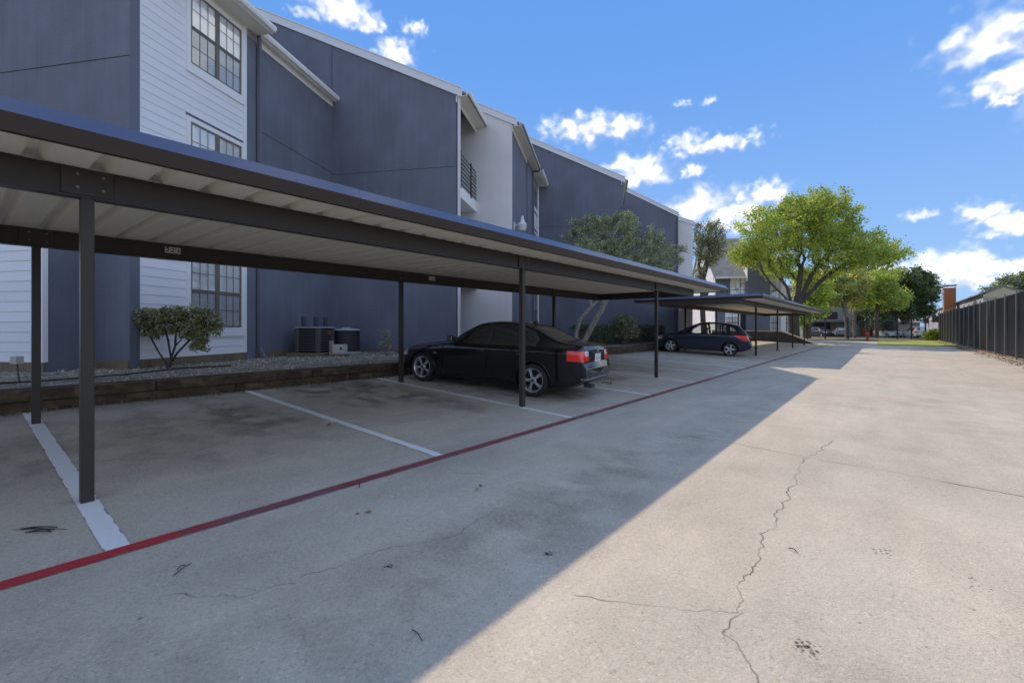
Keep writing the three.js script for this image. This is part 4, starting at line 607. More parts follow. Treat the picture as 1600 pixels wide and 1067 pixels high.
function wheelGroup(R, w, style) {
  const g = new THREE.Group(); g.name = 'wheel'; const rr = R * 0.7;
  part('tyre', lathe([[rr, -w / 2 + .01], [rr + .02, -w / 2], [R - .025, -w / 2 + .005], [R - .006, -w / 2 + .03], [R, -w / 4], [R, w / 4], [R - .006, w / 2 - .03], [R - .025, w / 2 - .005], [rr + .02, w / 2], [rr, w / 2 - .01]], 44).rotateZ(Math.PI / 2), CM.tyre, g);
  const rim = part('rim', merge([lathe([[rr - .03, w / 2 - .075], [rr - .014, w / 2 - .02], [rr + .004, w / 2 - .004], [rr + .012, w / 2 - .004], [rr + .008, w / 2 - .02], [rr, -w / 2 + .02]], 44).rotateZ(-Math.PI / 2), lathe([[0, .022], [.05, .02], [.07, .0], [.07, -.03]], 20).rotateZ(-Math.PI / 2).translate(w / 2 - .045, 0, 0)]), CM.alloy, g);
  part('brake_disc', cyl(rr - .035, rr - .035, .02, 0, 0, 0, 28).rotateZ(-Math.PI / 2).translate(w / 2 - .12, 0, 0), M.dark, g);
  const spoke = (off, twist, wid) => prism([[-wid, .04], [wid, .04], [wid * .85, rr - .01], [-wid * .85, rr - .01]], .028, .005).translate(0, 0, -.014).rotateZ(twist).rotateY(Math.PI / 2).rotateX(off).translate(w / 2 - .04, 0, 0);
  for (let k = 0; k < 5; k++) { const a = k * 2 * Math.PI / 5; for (const g2 of style === 'twin' ? [spoke(a - .03, .13, .0145), spoke(a + .03, -.13, .0145)] : [spoke(a, 0, .04)]) part('spoke', g2, CM.alloy, rim); }
  part('hub_cap', cyl(.032, .03, .012, 0, 0, 0, 16).rotateZ(-Math.PI / 2).translate(w / 2 - .022, 0, 0), CM.trim, rim);
  return g;
}
function car(name, label, o, pos, turn, group) {
  const g = thing(name, label, 'car', pos, turn, group), L = o.L, top = curve(o.top), bot = curve(o.bot), sh = curve(o.sh), hw = curve(o.w), rw = curve(o.rw), q = o.q;
  const xs = [], end = o.fine ?? .14; for (let x = 0; x < .12; x += q * .35) xs.push(x); for (let x = .12; x < L - end; x += q) xs.push(x); for (let x = L - end; x <= L + 1e-6; x += q * .22) xs.push(Math.min(x, L));
  const section = (x) => {
    const yb = bot(x), yt = Math.max(top(x), yb + .08), ys = Math.min(sh(x), yt - .025), w = hw(x), wr = Math.min(rw(x), w * .9), rc = Math.min(.07, (yt - ys) * .35), pts = []; // [w, y, kind]
    const K = [[0, yb], [.8 * w, yb], [.93 * w, yb + .025], [.962 * w, lerp(yb, ys, .16)], [.978 * w, lerp(yb, ys, .36)], [.992 * w, lerp(yb, ys, .66)], [w, lerp(yb, ys, .9)], [.976 * w, ys - .005], [.935 * w, ys + Math.min(.015, (yt - ys) * .2)]];
    const kn = [4, 2, 4, 5, 7, 6, 4, 2]; for (let i = 0; i < 8; i++) for (let s = 0; s < kn[i]; s++) { const t = s / kn[i]; pts.push([lerp(K[i][0], K[i + 1][0], t), lerp(K[i][1], K[i + 1][1], t), i < 2 ? 0 : 1]); }
    const G0 = K[8], G1 = [wr, yt - rc]; for (let s = 0; s < 20; s++) { const t = s / 20, b = Math.sin(t * Math.PI) * .018 * clamp((yt - ys) / .4); pts.push([lerp(G0[0], G1[0], t) + b, lerp(G0[1], G1[1], t), 2]); }
    for (let s = 0; s <= 16; s++) { const t = s / 16, a = t * Math.PI / 2, e = Math.pow(Math.cos(a), .8); pts.push([wr * e, yt - rc + rc * Math.pow(Math.sin(a), .62) + .0 , 3]); }
    return pts;
  };
  const rows = xs.map(x => ({ x, s: section(x) })), last = rows[rows.length - 1], first = rows[0], cap = (row, dx, ks) => { const cy = (row.s[0][1] + row.s[row.s.length - 1][1]) / 2; return ks.map((k, i) => ({ x: row.x + dx * (i + 1), s: row.s.map(p => [p[0] * k, cy + (p[1] - cy) * k, 4]) })); };
  rows.push(...cap(last, .004, [.97, .8, .6, .4, .2, 0])); rows.unshift(...cap(first, -.004, [.97, .8, .6, .4, .2, 0]).reverse());
  const J = rows[0].s.length, full = J * 2 - 1, pos3 = [];
  for (const r of rows) for (let j = 0; j < full; j++) { const m = j < J, p = r.s[m ? j : full - 1 - j]; pos3.push((m ? -1 : 1) * p[0], p[1], r.x - L / 2); }
  const idx = [], groups = {}; const gg = new THREE.BufferGeometry(); gg.setAttribute('position', new THREE.Float32BufferAttribute(pos3, 3));
  for (let i = 0; i < rows.length - 1; i++) for (let j = 0; j < full - 1; j++) {
    const A = i * full + j, Bq = A + 1, C = A + full, D = C + 1; idx.push(A, C, Bq, Bq, C, D);
    const jj = j < J ? j : full - 1 - j, j2 = j + 1 < J ? j + 1 : full - 2 - j, kind = Math.max(rows[i].s[jj][2], 0), mx = (rows[i].x + rows[i + 1].x) / 2, my = (pos3[A * 3 + 1] + pos3[D * 3 + 1]) / 2, mz = (pos3[A * 3] + pos3[D * 3]) / 2;
    let cls = null; for (const wx of o.wheels) if ((mx - wx) ** 2 + (my - o.R) ** 2 < o.arch ** 2 && Math.abs(mz) > .45) cls = 'drop';
    cls = cls || o.cls(mx, my, Math.abs(mz), kind, mz) || 'body'; if (cls === 'drop') continue; const key = cls + (/(door|side_window|quarter_window|window_trim|sill|light)/.test(cls) && cls !== 'rear_bumper' ? (mz < 0 ? '|l' : '|r') : cls === 'seam' ? '|' + (mz < 0) + Math.round(mx * 1.4) : ''); (groups[key] ||= []).push(A, C, Bq, Bq, C, D);
  }
  gg.setIndex(idx); gg.computeVertexNormals(); const P3 = gg.attributes.position, N3 = gg.attributes.normal;
  const mats = { body: o.paint, roof: o.roofPaint || o.paint, hood: o.paint, trunk_lid: o.paint, front_door: o.paint, rear_door: o.paint, front_bumper: o.paint, rear_bumper: o.paint, underbody: CM.trim, sill: o.sill || o.paint, seam: M.dark, window_trim: CM.trim,  grille: M.dark, tail_light: CM.red, reverse_light: CM.white, head_light: CM.white, marker_light: CM.amber, bumper_insert: o.insert || CM.chrome };
  for (const [key, ix] of Object.entries(groups)) {
    const [nm] = key.split('|'), map = new Map(), p = [], n = [], out = []; const glass = /window|windshield/.test(nm) && nm !== 'window_trim', off = glass ? -.004 : nm === 'seam' ? -.008 : 0;
    for (const v of ix) { let k = map.get(v); if (k === undefined) { k = map.size; map.set(v, k); p.push(P3.getX(v) + N3.getX(v) * off, P3.getY(v) + N3.getY(v) * off, P3.getZ(v) + N3.getZ(v) * off); n.push(N3.getX(v), N3.getY(v), N3.getZ(v)); } out.push(k); }
    const sg = new THREE.BufferGeometry(); sg.setAttribute('position', new THREE.Float32BufferAttribute(p, 3)); sg.setAttribute('normal', new THREE.Float32BufferAttribute(n, 3)); sg.setIndex(out);
    part(nm, sg, glass ? (o.glass(nm)) : mats[nm], g);
  }
  const W = hw(o.wheels[0]);
  for (const wx of o.wheels) for (const s of [-1, 1]) { const w = wheelGroup(o.R, .2, o.style); w.rotation.y = s < 0 ? Math.PI : 0; w.rotation.x = (wx * 7 + s) % 1.2; w.position.set(s * (hw(wx) - .115), o.R, wx - L / 2); g.add(w); const lin = new THREE.CylinderGeometry(o.arch, o.arch, .3, 28, 1, true, 0, Math.PI).rotateZ(Math.PI / 2).rotateX(0); part('wheel_arch_liner', lin.rotateX(Math.PI / 2 * 0).translate(0, 0, 0), new THREE.MeshStandardMaterial({ color: rgb(.012, .012, .012), roughness: .9, side: THREE.DoubleSide }), g).position.set(s * (hw(wx) - .19), o.R, wx - L / 2); const ap = []; for (let k = 0; k <= 22; k++) { const t = (-.12 + 1.24 * k / 22) * Math.PI, x = wx + o.arch * Math.cos(t), y = o.R + o.arch * Math.sin(t), sec = section(x); let ww = 0; for (let m = 1; m < sec.length; m++) if (sec[m - 1][1] <= y && sec[m][1] >= y && sec[m][0] > .3) { ww = sec[m][0]; break; } if (!ww) continue; ap.push(new THREE.Vector3(s * (ww + .002), y, x - L / 2)); } if (ap.length > 3) part('arch_lip', tube(ap, .011, 6, 40), o.lip || o.paint, g); }
  o.extra?.(g, L, section);
  return g;
}
function plateTex(a, b) { const c = document.createElement('canvas'); c.width = 256; c.height = 128; const x = c.getContext('2d'); x.fillStyle = '#e6e6e2'; x.fillRect(0, 0, 256, 128); x.fillStyle = '#3a4250'; x.textAlign = 'center'; x.font = 'bold 26px sans-serif'; x.fillText(a, 128, 28); x.font = 'bold 62px sans-serif'; x.fillStyle = '#4b5058'; x.fillText(b, 128, 98); const t = new THREE.CanvasTexture(c); t.colorSpace = THREE.SRGBColorSpace; return t; }
const seatSet = (g, ys) => { for (const [x, z] of [[-.36, -.15], [.36, -.15], [0, .75]]) { const w = x ? .46 : 1.15; part('seat', merge([rbox(w, .16, .5, .05, x, .52, z), rbox(w, .56, .14, .05, x, .8, z + .27), ...(x ? [rbox(.26, .16, .1, .04, x, 1.16, z + .3)] : [])]), CM.seat, g); } part('cabin_floor', box(1.4, .03, 2.3, 0, .32, .1), M.dark, g); part('dashboard', rbox(1.4, .2, .34, .06, 0, .84, -.8), M.dark, g); };
const sedanSpec = (o = {}) => ({
  L: 4.53, q: .018, R: .318, arch: .362, wheels: [.77, 3.53], style: 'twin', paint: paint([0.006, 0.0065, 0.008]), glass: () => CM.tint,
  top: [[0, .5], [.03, .62], [.12, .7], [.4, .79], [.9, .885], [1.38, .955], [1.7, 1.16], [2.02, 1.335], [2.35, 1.405], [2.7, 1.42], [3.05, 1.395], [3.35, 1.325], [3.65, 1.2], [3.93, 1.085], [4.1, 1.06], [4.36, 1.045], [4.43, 1.02], [4.465, .93], [4.49, .74], [4.5, .7], [4.53, .6]],
  bot: [[0, .3], [.1, .2], [.5, .17], [3.7, .18], [4.3, .25], [4.53, .38]],
  sh: [[0, .46], [.12, .6], [.4, .72], [1.0, .82], [1.6, .885], [2.6, .92], [3.6, .955], [4.2, .95], [4.4, .93], [4.5, .66], [4.53, .56]],
  w: [[0, .6], [.05, .7], [.18, .8], [.45, .875], [.9, .9], [2.2, .905], [3.6, .908], [4.1, .875], [4.35, .82], [4.47, .76], [4.53, .7]],
  rw: [[0, .5], [.3, .62], [1.38, .68], [2.05, .565], [3.2, .55], [3.95, .60], [4.4, .62], [4.53, .55]],
  cls: (x, y, z, kind) => {
    if (kind === 0) return 'underbody';
    const fw = [[1.62, .935], [2.06, 1.25], [2.2, 1.315], [2.40, 1.335], [2.44, .945]], rw2 = [[2.52, .95], [2.49, 1.335], [2.9, 1.325], [3.15, 1.265], [3.38, 1.16], [3.5, 1.06], [3.32, .975]];
    if (kind === 2) { if (inPoly(fw, x, y)) return 'side_window'; if (inPoly(rw2, x, y)) return Math.abs(x - 3.2 - (y - 1.1) * -.25) < .016 ? 'window_trim' : 'rear_side_window'; if (x > 1.55 && x < 3.56 && y > .925 && y < 1.345 && x < 3.75 - (y - .92) * 1.1 && x > 1.5 + (y - .92) * 1.2) return 'window_trim'; }
    if (kind === 3) { if (x > 1.44 && x < 1.99) return z < .62 - (x - 1.44) * .12 ? 'windshield' : 'body'; if (x > 3.3 && x < 3.9) return z < .5 + (x - 3.3) * .1 ? 'rear_windshield' : 'body'; if (x > 2 && x < 3.3) return 'roof'; if (x < 1.36 && x > .14) return 'hood'; }
    if (x > 4.2 && y > .735 && y < .925 && z > .45) return z < .6 && y > .83 && x > 4.4 ? 'reverse_light' : 'tail_light';
    if (x < .32 && y > .55 && y < .69 && z > .42) return x > .24 && z > .78 ? 'marker_light' : 'head_light';
    if (x < .1 && y > .5 && y < .66 && z < .28 && z > .03) return 'grille';
    if (x > 4.46 && y > .40 && y < .425) return 'bumper_insert';
    if (kind === 1 && x > 1.5 && x < 3.2 && y < .3) return 'sill';
    if (kind === 1 || kind === 2) { if (Math.abs(x - 1.36) < .007 && y < .9 || Math.abs(x - 2.48) < .007 && y < .95) return 'seam'; if (Math.abs(x - (y > .72 ? 3.42 : 3.42 - (.72 - y) * .9)) < .009 && y > .3 && y < .95) return 'seam'; if (x > 1.36 && x < 2.48 && y < .94) return 'front_door'; if (x > 2.48 && x < (y > .72 ? 3.42 : 3.42 - (.72 - y) * .9) && y < .95) return 'rear_door'; }
    if (x > 3.96 && (kind === 3 || (x > 4.42 && y > .68)) ) return y > .695 ? 'trunk_lid' : 'rear_bumper';
    if (x > 4.05 && y < .68) return 'rear_bumper'; if (x < .5 && y < .6) return 'front_bumper';
  },
  extra: (g, L) => {
    for (const s of [-1, 1]) {
      const m = part('side_mirror', rbox(.2, .13, .12, .045, s * 1.0, 1.0, -.62), o.mirror || sedan.paint || CM.trim, g); part('mirror_glass', rbox(.15, .095, .006, .003, s * 1.0, 1.0, -.557), CM.chrome, m);
      for (const z of [.07, 1.0]) part('door_handle', rbox(.03, .026, .2, .01, s * .905, .795, z), CM.trim, g);
      part('exhaust_tip', cyl(.038, .038, .16, 0, 0, 0, 16).rotateX(Math.PI / 2).translate(-.42 + (s > 0 ? .1 : 0), .27, 2.14), CM.trim, g);
      part('fender_badge', rbox(.006, .018, .08, .002, s * .9, .66, -1.12), CM.chrome, g);
    }
    part('roof_fin', prism([[0, 0], [.14, 0], [.13, .055], [.1, .06]], .035, .005).rotateY(-Math.PI / 2).translate(.017, 1.39, .75), CM.trim, g);
    const pl = part('number_plate', rbox(.31, .157, .008, .004, 0, .79, 2.232), CM.white, g); part('plate_print', new THREE.PlaneGeometry(.3, .15).translate(0, .79, 2.2375), std(0xffffff, { map: plateTex('TEXAS', 'BL 403'), roughness: .4 }), pl); pl.rotation.x = 0;
    const em = part('emblem', cyl(.04, .04, .008, 0, 0, 0, 24).rotateX(Math.PI / 2).translate(0, .93, 2.222), CM.chrome, g); part('emblem_quarters', merge([0, 1].map(k => new THREE.CircleGeometry(.026, 10, k * Math.PI, Math.PI / 2).toNonIndexed().translate(0, .93, 2.233))), std([.02, .12, .42], { roughness: .3 }), em); part('emblem_quarters', merge([0, 1].map(k => new THREE.CircleGeometry(.026, 10, k * Math.PI + Math.PI / 2, Math.PI / 2).toNonIndexed().translate(0, .93, 2.2332))), CM.white, em);
    part('chrome_strip', rbox(.62, .02, .02, .006, 0, .885, 2.215), CM.trim, g);
  }, ...o });
const sedan = {};
{ const c = car('sedan', 'black four-door sedan parked nose-in under the long carport', sedanSpec(), P(7.68, bayY(-6.62), -6.62), 0); c.rotation.order = 'YXZ'; c.rotation.y = 98.9 * Math.PI / 180; c.rotation.x = 0.05; }
const hatchSpec = () => ({
  L: 4.3, q: .022, R: .31, arch: .365, wheels: [.84, 3.44], style: 'five', paint: paint([0.017, 0.022, 0.048]), roofPaint: paint([0.012, 0.012, 0.016]), glass: (n) => CM.clear,
  top: [[0, .5], [.04, .64], [.15, .74], [.5, .86], [.95, .97], [1.25, 1.09], [1.7, 1.34], [2.05, 1.48], [2.5, 1.535], [3.1, 1.52], [3.55, 1.45], [3.75, 1.38], [3.98, 1.16], [4.1, 1.02], [4.17, .9], [4.22, .72], [4.25, .66], [4.3, .58]],
  bot: [[0, .32], [.1, .22], [.5, .19], [3.7, .2], [4.1, .28], [4.3, .4]],
  sh: [[0, .46], [.15, .64], [.5, .76], [1.1, .87], [2.0, .93], [3.4, .97], [3.9, .97], [4.1, .92], [4.25, .62], [4.3, .54]],
  w: [[0, .58], [.06, .68], [.2, .76], [.5, .82], [1, .842], [2.4, .848], [3.5, .845], [3.95, .81], [4.15, .76], [4.3, .68]],
  rw: [[0, .48], [.4, .6], [1.1, .64], [2.0, .56], [3.4, .54], [3.75, .53], [4.1, .58], [4.3, .54]],
  cls: (x, y, z, kind) => {
    if (kind === 0) return 'underbody';
    const f = [[1.36, .95], [1.75, 1.22], [2.0, 1.375], [2.3, 1.435], [2.36, .965]], r = [[2.46, .975], [2.4, 1.44], [2.9, 1.435], [3.2, 1.4], [3.22, .99]], q = [[3.3, 1.0], [3.3, 1.38], [3.5, 1.3], [3.72, 1.1], [3.66, 1.03]];
    if (kind === 2) { if (inPoly(f, x, y)) return 'side_window'; if (inPoly(r, x, y)) return Math.abs(x - 2.98) < .014 ? 'window_trim' : 'rear_side_window'; if (inPoly(q, x, y)) return 'quarter_window'; if (x > 1.3 && x < 3.26 && y > .945 && y < 1.45 && x > 1.26 + (y - .95) * 1.25) return 'window_trim'; }
    if (kind === 3) { if (x > 1.22 && x < 1.98) return z < .56 ? 'windshield' : 'body'; if (x > 3.74 && x < 4.04) return z < .5 ? 'rear_windshield' : 'body'; if (x > 2 && x < 3.74) return 'roof'; if (x < 1.2 && x > .16) return 'hood'; }
    if (x > 3.55 && y > .74 && y < .98 && z > .5 && y > .96 - (x - 3.55) * .62 && y < 1.0 - (x - 3.95) * .3) return 'tail_light';
    if (x < .42 && y > .62 && y < .8 && z > .4) return x > .3 ? 'marker_light' : 'head_light';
    if (x < .1 && y > .45 && y < .62 && z < .35) return 'grille';
    if (kind === 1 && x > 1.4 && x < 3.0 && y < .3) return 'sill';
    if (kind === 1 || kind === 2) { if (Math.abs(x - 1.3) < .008 && y < .93 || Math.abs(x - 2.4) < .008 && y < .97) return 'seam'; if (Math.abs(x - (y > .7 ? 3.27 : 3.27 - (.7 - y) * .9)) < .01 && y > .3) return 'seam'; if (x > 1.3 && x < 2.4 && y < .95) return 'front_door'; if (x > 2.4 && x < (y > .7 ? 3.27 : 3.27 - (.7 - y) * .9) && y < .97) return 'rear_door'; }
    if (x > 3.95 && y > .66 && (kind === 3 || x > 4.12)) return 'trunk_lid'; if (x > 3.85 && y < .66) return 'rear_bumper'; if (x < .5 && y < .6) return 'front_bumper';
  },
  extra: (g) => { seatSet(g); for (const s of [-1, 1]) { const m = part('side_mirror', rbox(.18, .13, .11, .04, s * .93, 1.02, -.72), M.dark, g); part('mirror_glass', rbox(.14, .1, .006, .003, s * .93, 1.02, -.664), CM.chrome, m); for (const z of [.1, .95]) part('door_handle', rbox(.03, .03, .18, .012, s * .845, .86, z), CM.trim, g); }
    const pl = part('number_plate', rbox(.31, .157, .008, .004, 0, .82, 2.06), CM.white, g); part('emblem', lathe([[.04, 0], [.05, .006], [.055, 0], [.05, -.006], [.04, 0]], 20).rotateX(Math.PI / 2).translate(0, .96, 2.015), CM.chrome, g); part('tail_pipe', cyl(.025, .025, .14, 0, 0, 0, 12).rotateX(Math.PI / 2).translate(.4, .28, 2.0), CM.chrome, g); }
});
{ const c = car('hatchback', 'blue-black five-door hatchback parked under the second carport', hatchSpec(), P(23.1, bayY(-6.95), -6.95), 0); c.rotation.order = 'YXZ'; c.rotation.y = 100 * Math.PI / 180; c.rotation.x = 0.05; }
// distant parked cars, seen from behind or ahead across the far road
const farCar = (label, px, Z, turn, spec) => { const p = at(px, 527, Z); p.y = 0; return car('parked_car', label, spec, p, turn, 'cars parked along the far road'); };
farCar('white sedan parked beside the dark oak trunk', 1388, 66, TH * .7 + Math.PI, sedanSpec({ q: .06, fine: .2, paint: paint([.62, .62, .6]) }));
farCar('white hatchback parked behind a fence post near the grey flats', 1431, 62, TH * .5, { ...hatchSpec(), q: .06, paint: paint([.6, .62, .62]), roofPaint: paint([.6, .62, .62]) });
farCar('dark car with pale bumper under the brown balcony', 1283, 73, TH + Math.PI, { ...hatchSpec(), q: .06, paint: paint([.05, .05, .055]), roofPaint: paint([.05, .05, .055]) });
farCar('pale blue car parked by the striped grey wall', 1314, 71, TH * .2, sedanSpec({ q: .06, fine: .2, paint: paint([.22, .28, .34]) }));

// ------------------------------------------------------------------ buildings farther off
const kAt = (px, a) => { const k = (px - 800) / FPX, Z = a / (Math.sin(11 * Math.PI / 180) * k + Math.cos(11 * Math.PI / 180)); return { Z, b: Math.cos(11 * Math.PI / 180) * k * Z - Math.sin(11 * Math.PI / 180) * Z }; };
const yAt = (py, Z) => EYE + (HZ - py) / FPX * Z;
function farWindow(parent, b0, b1, y0, y1, a, cols = 4, rows = 4) {
  const g = sub('window', parent); part('frame', merge([box2(b0 - .1, b1 + .1, y1, y1 + .1, -a, -a + .05), box2(b0 - .1, b1 + .1, y0 - .1, y0, -a, -a + .05), box2(b0 - .1, b0, y0, y1, -a, -a + .05), box2(b1, b1 + .1, y0, y1, -a, -a + .05)]), M.trim, g);
  part('blind', box2(b0, b1, y0, y1, -a, -a + .012), M.blind, g); const m = []; for (let i = 1; i < cols; i++) m.push(box2(lerp(b0, b1, i / cols) - (i * 2 === cols ? .045 : .014), lerp(b0, b1, i / cols) + (i * 2 === cols ? .045 : .014), y0, y1, -a + .02, -a + .032)); for (let i = 1; i < rows; i++) m.push(box2(b0, b1, lerp(y0, y1, i / rows) - (i * 2 === rows ? .04 : .013), lerp(y0, y1, i / rows) + (i * 2 === rows ? .04 : .013), -a + .021, -a + .033)); part('muntin', merge(m), M.sash, g); part('pane', box2(b0, b1, y0, y1, -a + .038, -a + .04), M.glass, g);
}
{
  const a = 54, F = thing('far_apartment_building', 'charcoal two storey apartment building with grey shingle roof behind the carports', 'building', [0, 0, 0], BT), b = (px, aa = a) => kAt(px, aa).b, Y = (py, px = 1150, aa = a) => yAt(py, kAt(px, aa).Z);
  const eY = Y(433), rY = Y(390, 1120, 61) + 1.2;
  part('wall', pr([[b(1119), 0], [b(1204), 0], [b(1204), eY], [b(1119), eY]], a, a + 9), M.stucco, F);
  part('gable_wall', prism([[a, 0], [a + 14, 0], [a + 14, eY], [a + 7, rY], [a, eY]], .1).rotateY(Math.PI / 2).translate(b(1119) - .11, 0, 0), M.stuccoLight, F);
  const rs = (y0, a0, y1, a1, b0, b1) => { const g = prism([[a0, y0], [a1, y1], [a1, y1 + .12], [a0, y0 + .12]], b1 - b0).rotateY(Math.PI / 2).translate(b0, 0, 0); return g; };
  part('roof', rs(eY - .1, a - .5, rY, a + 7, b(1118) - .2, b(1184)), M.shingle, F); part('roof', rs(rY, a + 7, eY, a + 14, b(1118) - .2, b(1184)), M.shingle, F);
  part('eave_fascia', box2(b(1117), b(1181), eY - .18, eY + .03, -a + .5, -a + .56), M.trim, F); part('rake_board', prism([[a - .5, eY - .35], [a + 7, rY - .25], [a + 7, rY + .15], [a - .5, eY + .05]], .08).rotateY(Math.PI / 2).translate(b(1117) - .28, 0, 0), M.trim, F);
  const tb0 = b(1169, a - .8), tb1 = b(1204, a - .8); part('stair_tower', pr([[tb0, 0], [tb1, 0], [tb1, Y(394, 1185, a - .8)], [tb0, Y(394, 1185, a - .8)]], a - .8, a + 6), M.stucco, F); part('tower_side', box2(tb0 - .06, tb0 - .002, eY - .5, Y(394, 1185, a - .8), -a - 6, -a + .79), M.stuccoLight, F);
  part('wall', pr([[b(1204.5), 0], [b(1226), 0], [b(1226), Y(400)], [b(1204.5), Y(415)]], a, a + 8), M.stuccoLight, F); part('corner_board', box2(b(1219), b(1227), 0, Y(440), -a + .01, -a + .3), M.trim, F);
  part('wall', pr([[b(1227), 0], [b(1252), 0], [b(1252), Y(470)], [b(1227), Y(470)]], a + 1, a + 8), M.stuccoLight, F);
  farWindow(F, b(1143), b(1171.5), Y(470), Y(434.5) - .05, a - .01); farWindow(F, b(1205), b(1216), Y(470), Y(440), a - .01, 3, 4); farWindow(F, b(1205), b(1216), Y(522), Y(487), a - .01, 3, 4); farWindow(F, b(1135), b(1154), Y(518), Y(490), a - .01); farWindow(F, b(1230), b(1240), Y(518), Y(492), a + .99, 2, 4);
  part('door', box2(b(1157), b(1165), 0.3, Y(488), -a + .002, -a + .06), std([.02, .025, .035], { roughness: .4 }), F); part('door_frame', box2(b(1155.5), b(1157) - .01, 0.3, Y(486), -a + .002, -a + .07), M.trim, F);
}
const facing = (px, Z, y = 0) => { const p = at(px, 512, Z); p.y = y; return p; };
const ribbed = std(0xffffff, { map: colorTex(256, 64, (x, y, o) => { const f = .85 + .3 * fbm(x * 40, y * 4, 3); o[0] = .36 * f; o[1] = .345 * f; o[2] = .315 * f; }, .3), roughness: .8 }), brown = std([.05, .038, .032], { roughness: .7 }), orange = std(0xffffff, { map: mottled([.36, .13, .05], .12, 3), roughness: .8 });
{ // two storey flats across the far road
  const Z = 78, s = Z / FPX, F = thing('garden_flats', 'grey-tan two storey flats with brown balcony across the far road', 'building', facing(1310, Z), TH), X = (px) => (px - 1310) * s, Y = (py) => yAt(py, Z);
  for (const [x0, x1, y0, y1] of [[1255, 1272, 0, Y(448)], [1272, 1300, Y(504), Y(487)], [1272, 1300, Y(472), Y(448)], [1300, 1362, 0, Y(448)]]) part('wall', box2(X(x0), X(x1), y0, y1, -.3, 0), ribbed, F); part('back_wall', box2(X(1255), X(1362), 0, Y(448), -6, -5.8), ribbed, F); part('ceiling', box2(X(1255.1), X(1361.9), Y(503), Y(501), -5.8, -.31), brown, F); for (const px of [1255, 1361]) part('side_wall', box2(X(px), X(px + 1), 0, Y(448), -5.8, -.31), ribbed, F); for (let x = 1302; x < 1342; x += 4) part('batten', box2(X(x), X(x) + .06, 0, Y(450), .002, .05), ribbed, F);
  part('roof', box2(X(1250), X(1366), Y(448), Y(444), -6.5, .7), M.shingle, F); part('balcony_front', box2(X(1271), X(1301), Y(499), Y(488), .2, 1.3), brown, F); part('floor_band', box2(X(1258), X(1322), Y(503), Y(499.5), .06, 2.2), std([.42, .39, .35], { roughness: .8 }), F);
   part('chimney', box2(X(1345), X(1359), 0, Y(478), .06, 1.0), orange, F); part('corner_wall', box2(X(1359.3), X(1366), 0, Y(478), .06, .9), brown, F); part('garage_door', box2(X(1302), X(1321), 0, Y(507), .06, .13), std([.36, .35, .33], { roughness: .7 }), F); part('water_tank', cyl(.45, .45, 2.2, X(1329), .6, .6, 16), M.whitePaint, F);
}
{ const Z = 86, s = Z / FPX, F = thing('low_building', 'low building with pale shingle roof behind the dark oak', 'building', facing(1405, Z), TH), X = (px) => (px - 1405) * s, Y = (py) => yAt(py, Z);
  part('wall', box2(X(1366), X(1438), 0, Y(503), -6, 0), ribbed, F); part('roof', prism([[-.6, Y(503.5)], [6, Y(503.5) + 2.2], [12, Y(503.5)], [12, Y(503.5) - .1], [-.6, Y(503.5) - .1]], X(1440) - X(1363)).rotateY(Math.PI / 2).translate(X(1363), 0, 0), std([.42, .4, .36], { roughness: .9 }), F);
  for (const p of [1371, 1379, 1424]) part('window', box2(X(p), X(p + 6), Y(515), Y(508), .01, .05), std([.3, .32, .33], { roughness: .15 }), F); for (const p of [1384, 1392]) part('door', box2(X(p), X(p + 7), 0, Y(505), .01, .06), std([.09, .07, .055], { roughness: .6 }), F); }  // dark brown door panels put the shade of open doorways into colour
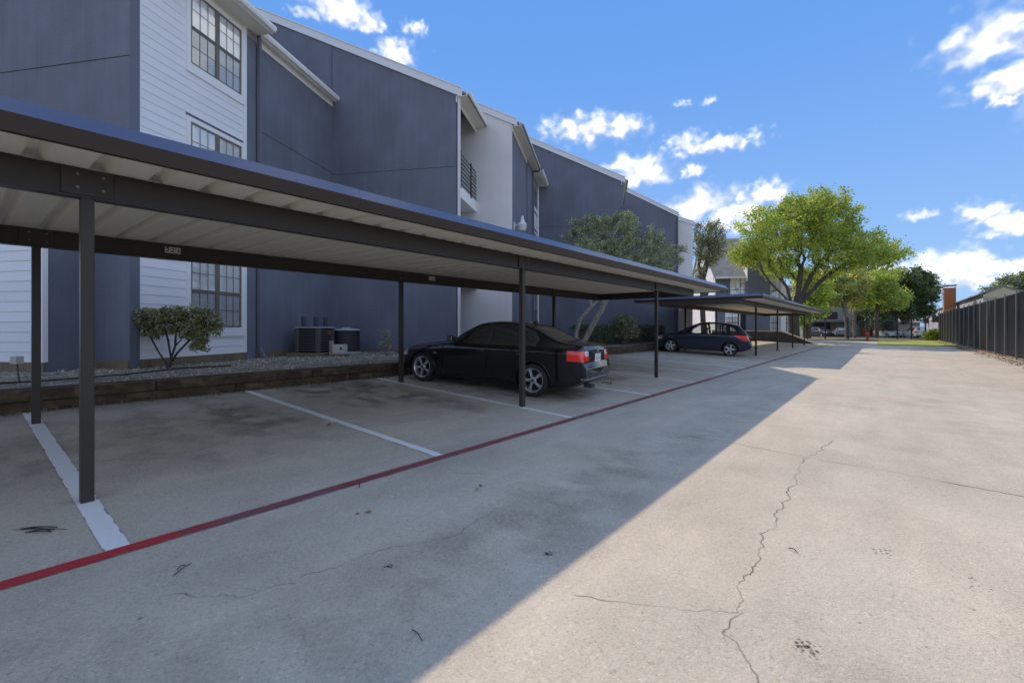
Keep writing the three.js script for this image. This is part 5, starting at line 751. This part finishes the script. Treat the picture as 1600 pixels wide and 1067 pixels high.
{ // grey flats behind the black fence, with the orange chimney
  const F = thing('fenced_flats', 'grey flats with dark balconies and tall orange chimney behind the black fence', 'building', P(0, 0, 0));
  const uAt = (px, v) => { const k = (px - 800) / FPX, U = [Math.sin(TH), Math.cos(TH)], V = [Math.cos(TH), -Math.sin(TH)]; return (k * V[1] - V[0]) * v / (U[0] - k * U[1]); };
  const zOf = (u, v) => u * Math.cos(TH) - v * Math.sin(TH), yv = (px, py, v) => yAt(py, zOf(uAt(px, v), v)), v = 9;
  const wallY = yv(1537, 459, v) - .3, g1 = std(0xffffff, { map: mottled([.42, .42, .44], .08, 4), roughness: .85 });
  part('wall', box2(v, v + 3.3, 0, wallY + .4, -uAt(1445, v), -uAt(1537, v)), g1, F); part('roof', prism([[v - .4, wallY + .35], [v + 1.65, wallY + 1.15], [v + 3.7, wallY + .35], [v + 3.7, wallY + .2], [v - .4, wallY + .2]], uAt(1440, v) - uAt(1537, v)).translate(0, 0, -uAt(1440, v)), M.shingle, F);
  part('chimney', rbox(1.4, yv(1486, 449, v - 1), 2.6, .02, v - 1, yv(1486, 449, v - 1) / 2, -(uAt(1484, v - 1))), orange, F); part('chimney_cap', merge([box(1.6, .08, 2.8, v - 1, yv(1486, 448, v - 1) + .3, -uAt(1484, v - 1)), ...[[-.7, -1.2], [.7, -1.2], [-.7, 1.2], [.7, 1.2]].map(([x, z]) => box(.06, .3, .06, v - 1 + x, yv(1486, 449, v - 1) + .15, -uAt(1484, v - 1) + z))]), M.greyPaint, F);
  for (const px of [1447, 1462]) { const u = uAt(px, v - .6); part('balcony', box2(v - 1.1, v - .02, 2.6, 4.0, -u - 1.6, -u + 1.2), brown, F); part('balcony_dark_panel', box2(v - .06, v - .01, 4.0, 6, -u - 1.6, -u + 1.2), phys([.05, .055, .06], { roughness: .06 }), F); part('stair_post', box2(v - 1.05, v - .95, 0, 6.2, -u + 1.0, -u + 1.1), M.trim, F); }  // dark glossy panels paint in the shade of the balcony openings
  const eu = uAt(1537, v); part('gable_end', prism([[v + .01, 0], [v + 3.29, 0], [v + 3.29, wallY + .2], [v + 1.65, wallY + .95], [v + .01, wallY + .2]], .12).translate(0, 0, -eu + .003), std([.56, .49, .31], { roughness: .85 }), F, 'cream gable end'); part('trim_board', box2(v, v + 3.3, wallY - .35, wallY - .15, -eu + .124, -eu + .16), std([.4, .36, .28], { roughness: .8 }), F); part('trim_board', box2(v + 1.55, v + 1.75, wallY - 3, wallY - .36, -eu + .124, -eu + .16), std([.4, .36, .28], { roughness: .8 }), F);
}
{ // dark bar fence along the far road
  const Z = 57, s = Z / FPX, F = thing('bar_fence', 'black bar fence along the far road', 'fence', facing(1380, Z), TH), X = (px) => (px - 1380) * s, pk = [];
  for (const px of [1262, 1290, 1325.5, 1357, 1403, 1425, 1447, 1470]) part('post', rbox(.12, 2.7, .12, .01, X(px), 1.35, 0), M.black, F); for (const y of [.3, 2.2]) part('rail', box2(X(1255), X(1480), y, y + .05, -.02, .02), M.black, F); for (let x = X(1255); x < X(1480); x += .13) pk.push(box(.016, 2.2, .016, x, 1.25, 0)); part('pickets', merge(pk), M.black, F).userData.kind = 'stuff';
}
function hydrant(label, px, Z, y0) { const p = at(px, 530, Z); p.y = y0; const g = thing('fire_hydrant', label, 'hydrant', p), rd = phys([.55, .045, .02], { roughness: .35 }); part('barrel', lathe([[0, 0], [.17, 0], [.17, .05], [.12, .06], [.12, .6], [.15, .62], [.15, .67], [.13, .69], [.12, .78], [.08, .86], [.03, .9], [.03, .95], [0, .95]], 20), rd, g); for (const [x, z, r] of [[.15, 0, .05], [-.15, 0, .05], [0, .16, .075]]) part('nozzle_cap', cyl(r, r, .08, 0, -.04, 0, 10).rotateZ(x ? Math.PI / 2 : 0).rotateX(z ? Math.PI / 2 : 0).translate(x, .5, z), rd, g); return g; }
hydrant('red fire hydrant standing at the end of the open driveway', 1356, 50, 0); hydrant('red fire hydrant half hidden behind the second carport posts', 1237, 46, .5);
{ const g = thing('planter_wall', 'dark sloping planter wall at the far end of the second carport', 'wall', P(46.2, 0, -4.6)); part('cheek', prism([[0, 0], [-8, 0], [-8, 1.1], [-2.4, 1.0]], 1.2, .02), std(0xffffff, { map: mottled([.075, .07, .063], .25, 2), roughness: .95 }), g); part('coping', prism([[.15, -.0], [-2.35, 1.02], [-8, 1.12], [-8, 1.2], [-2.3, 1.1], [.3, 0]], 1.3).translate(0, 0, -.05), M.kerb, g); }
scene.traverse(o => { if (o.isMesh) { o.castShadow = true; o.receiveShadow = true; } });
renderer.render(scene, camera);
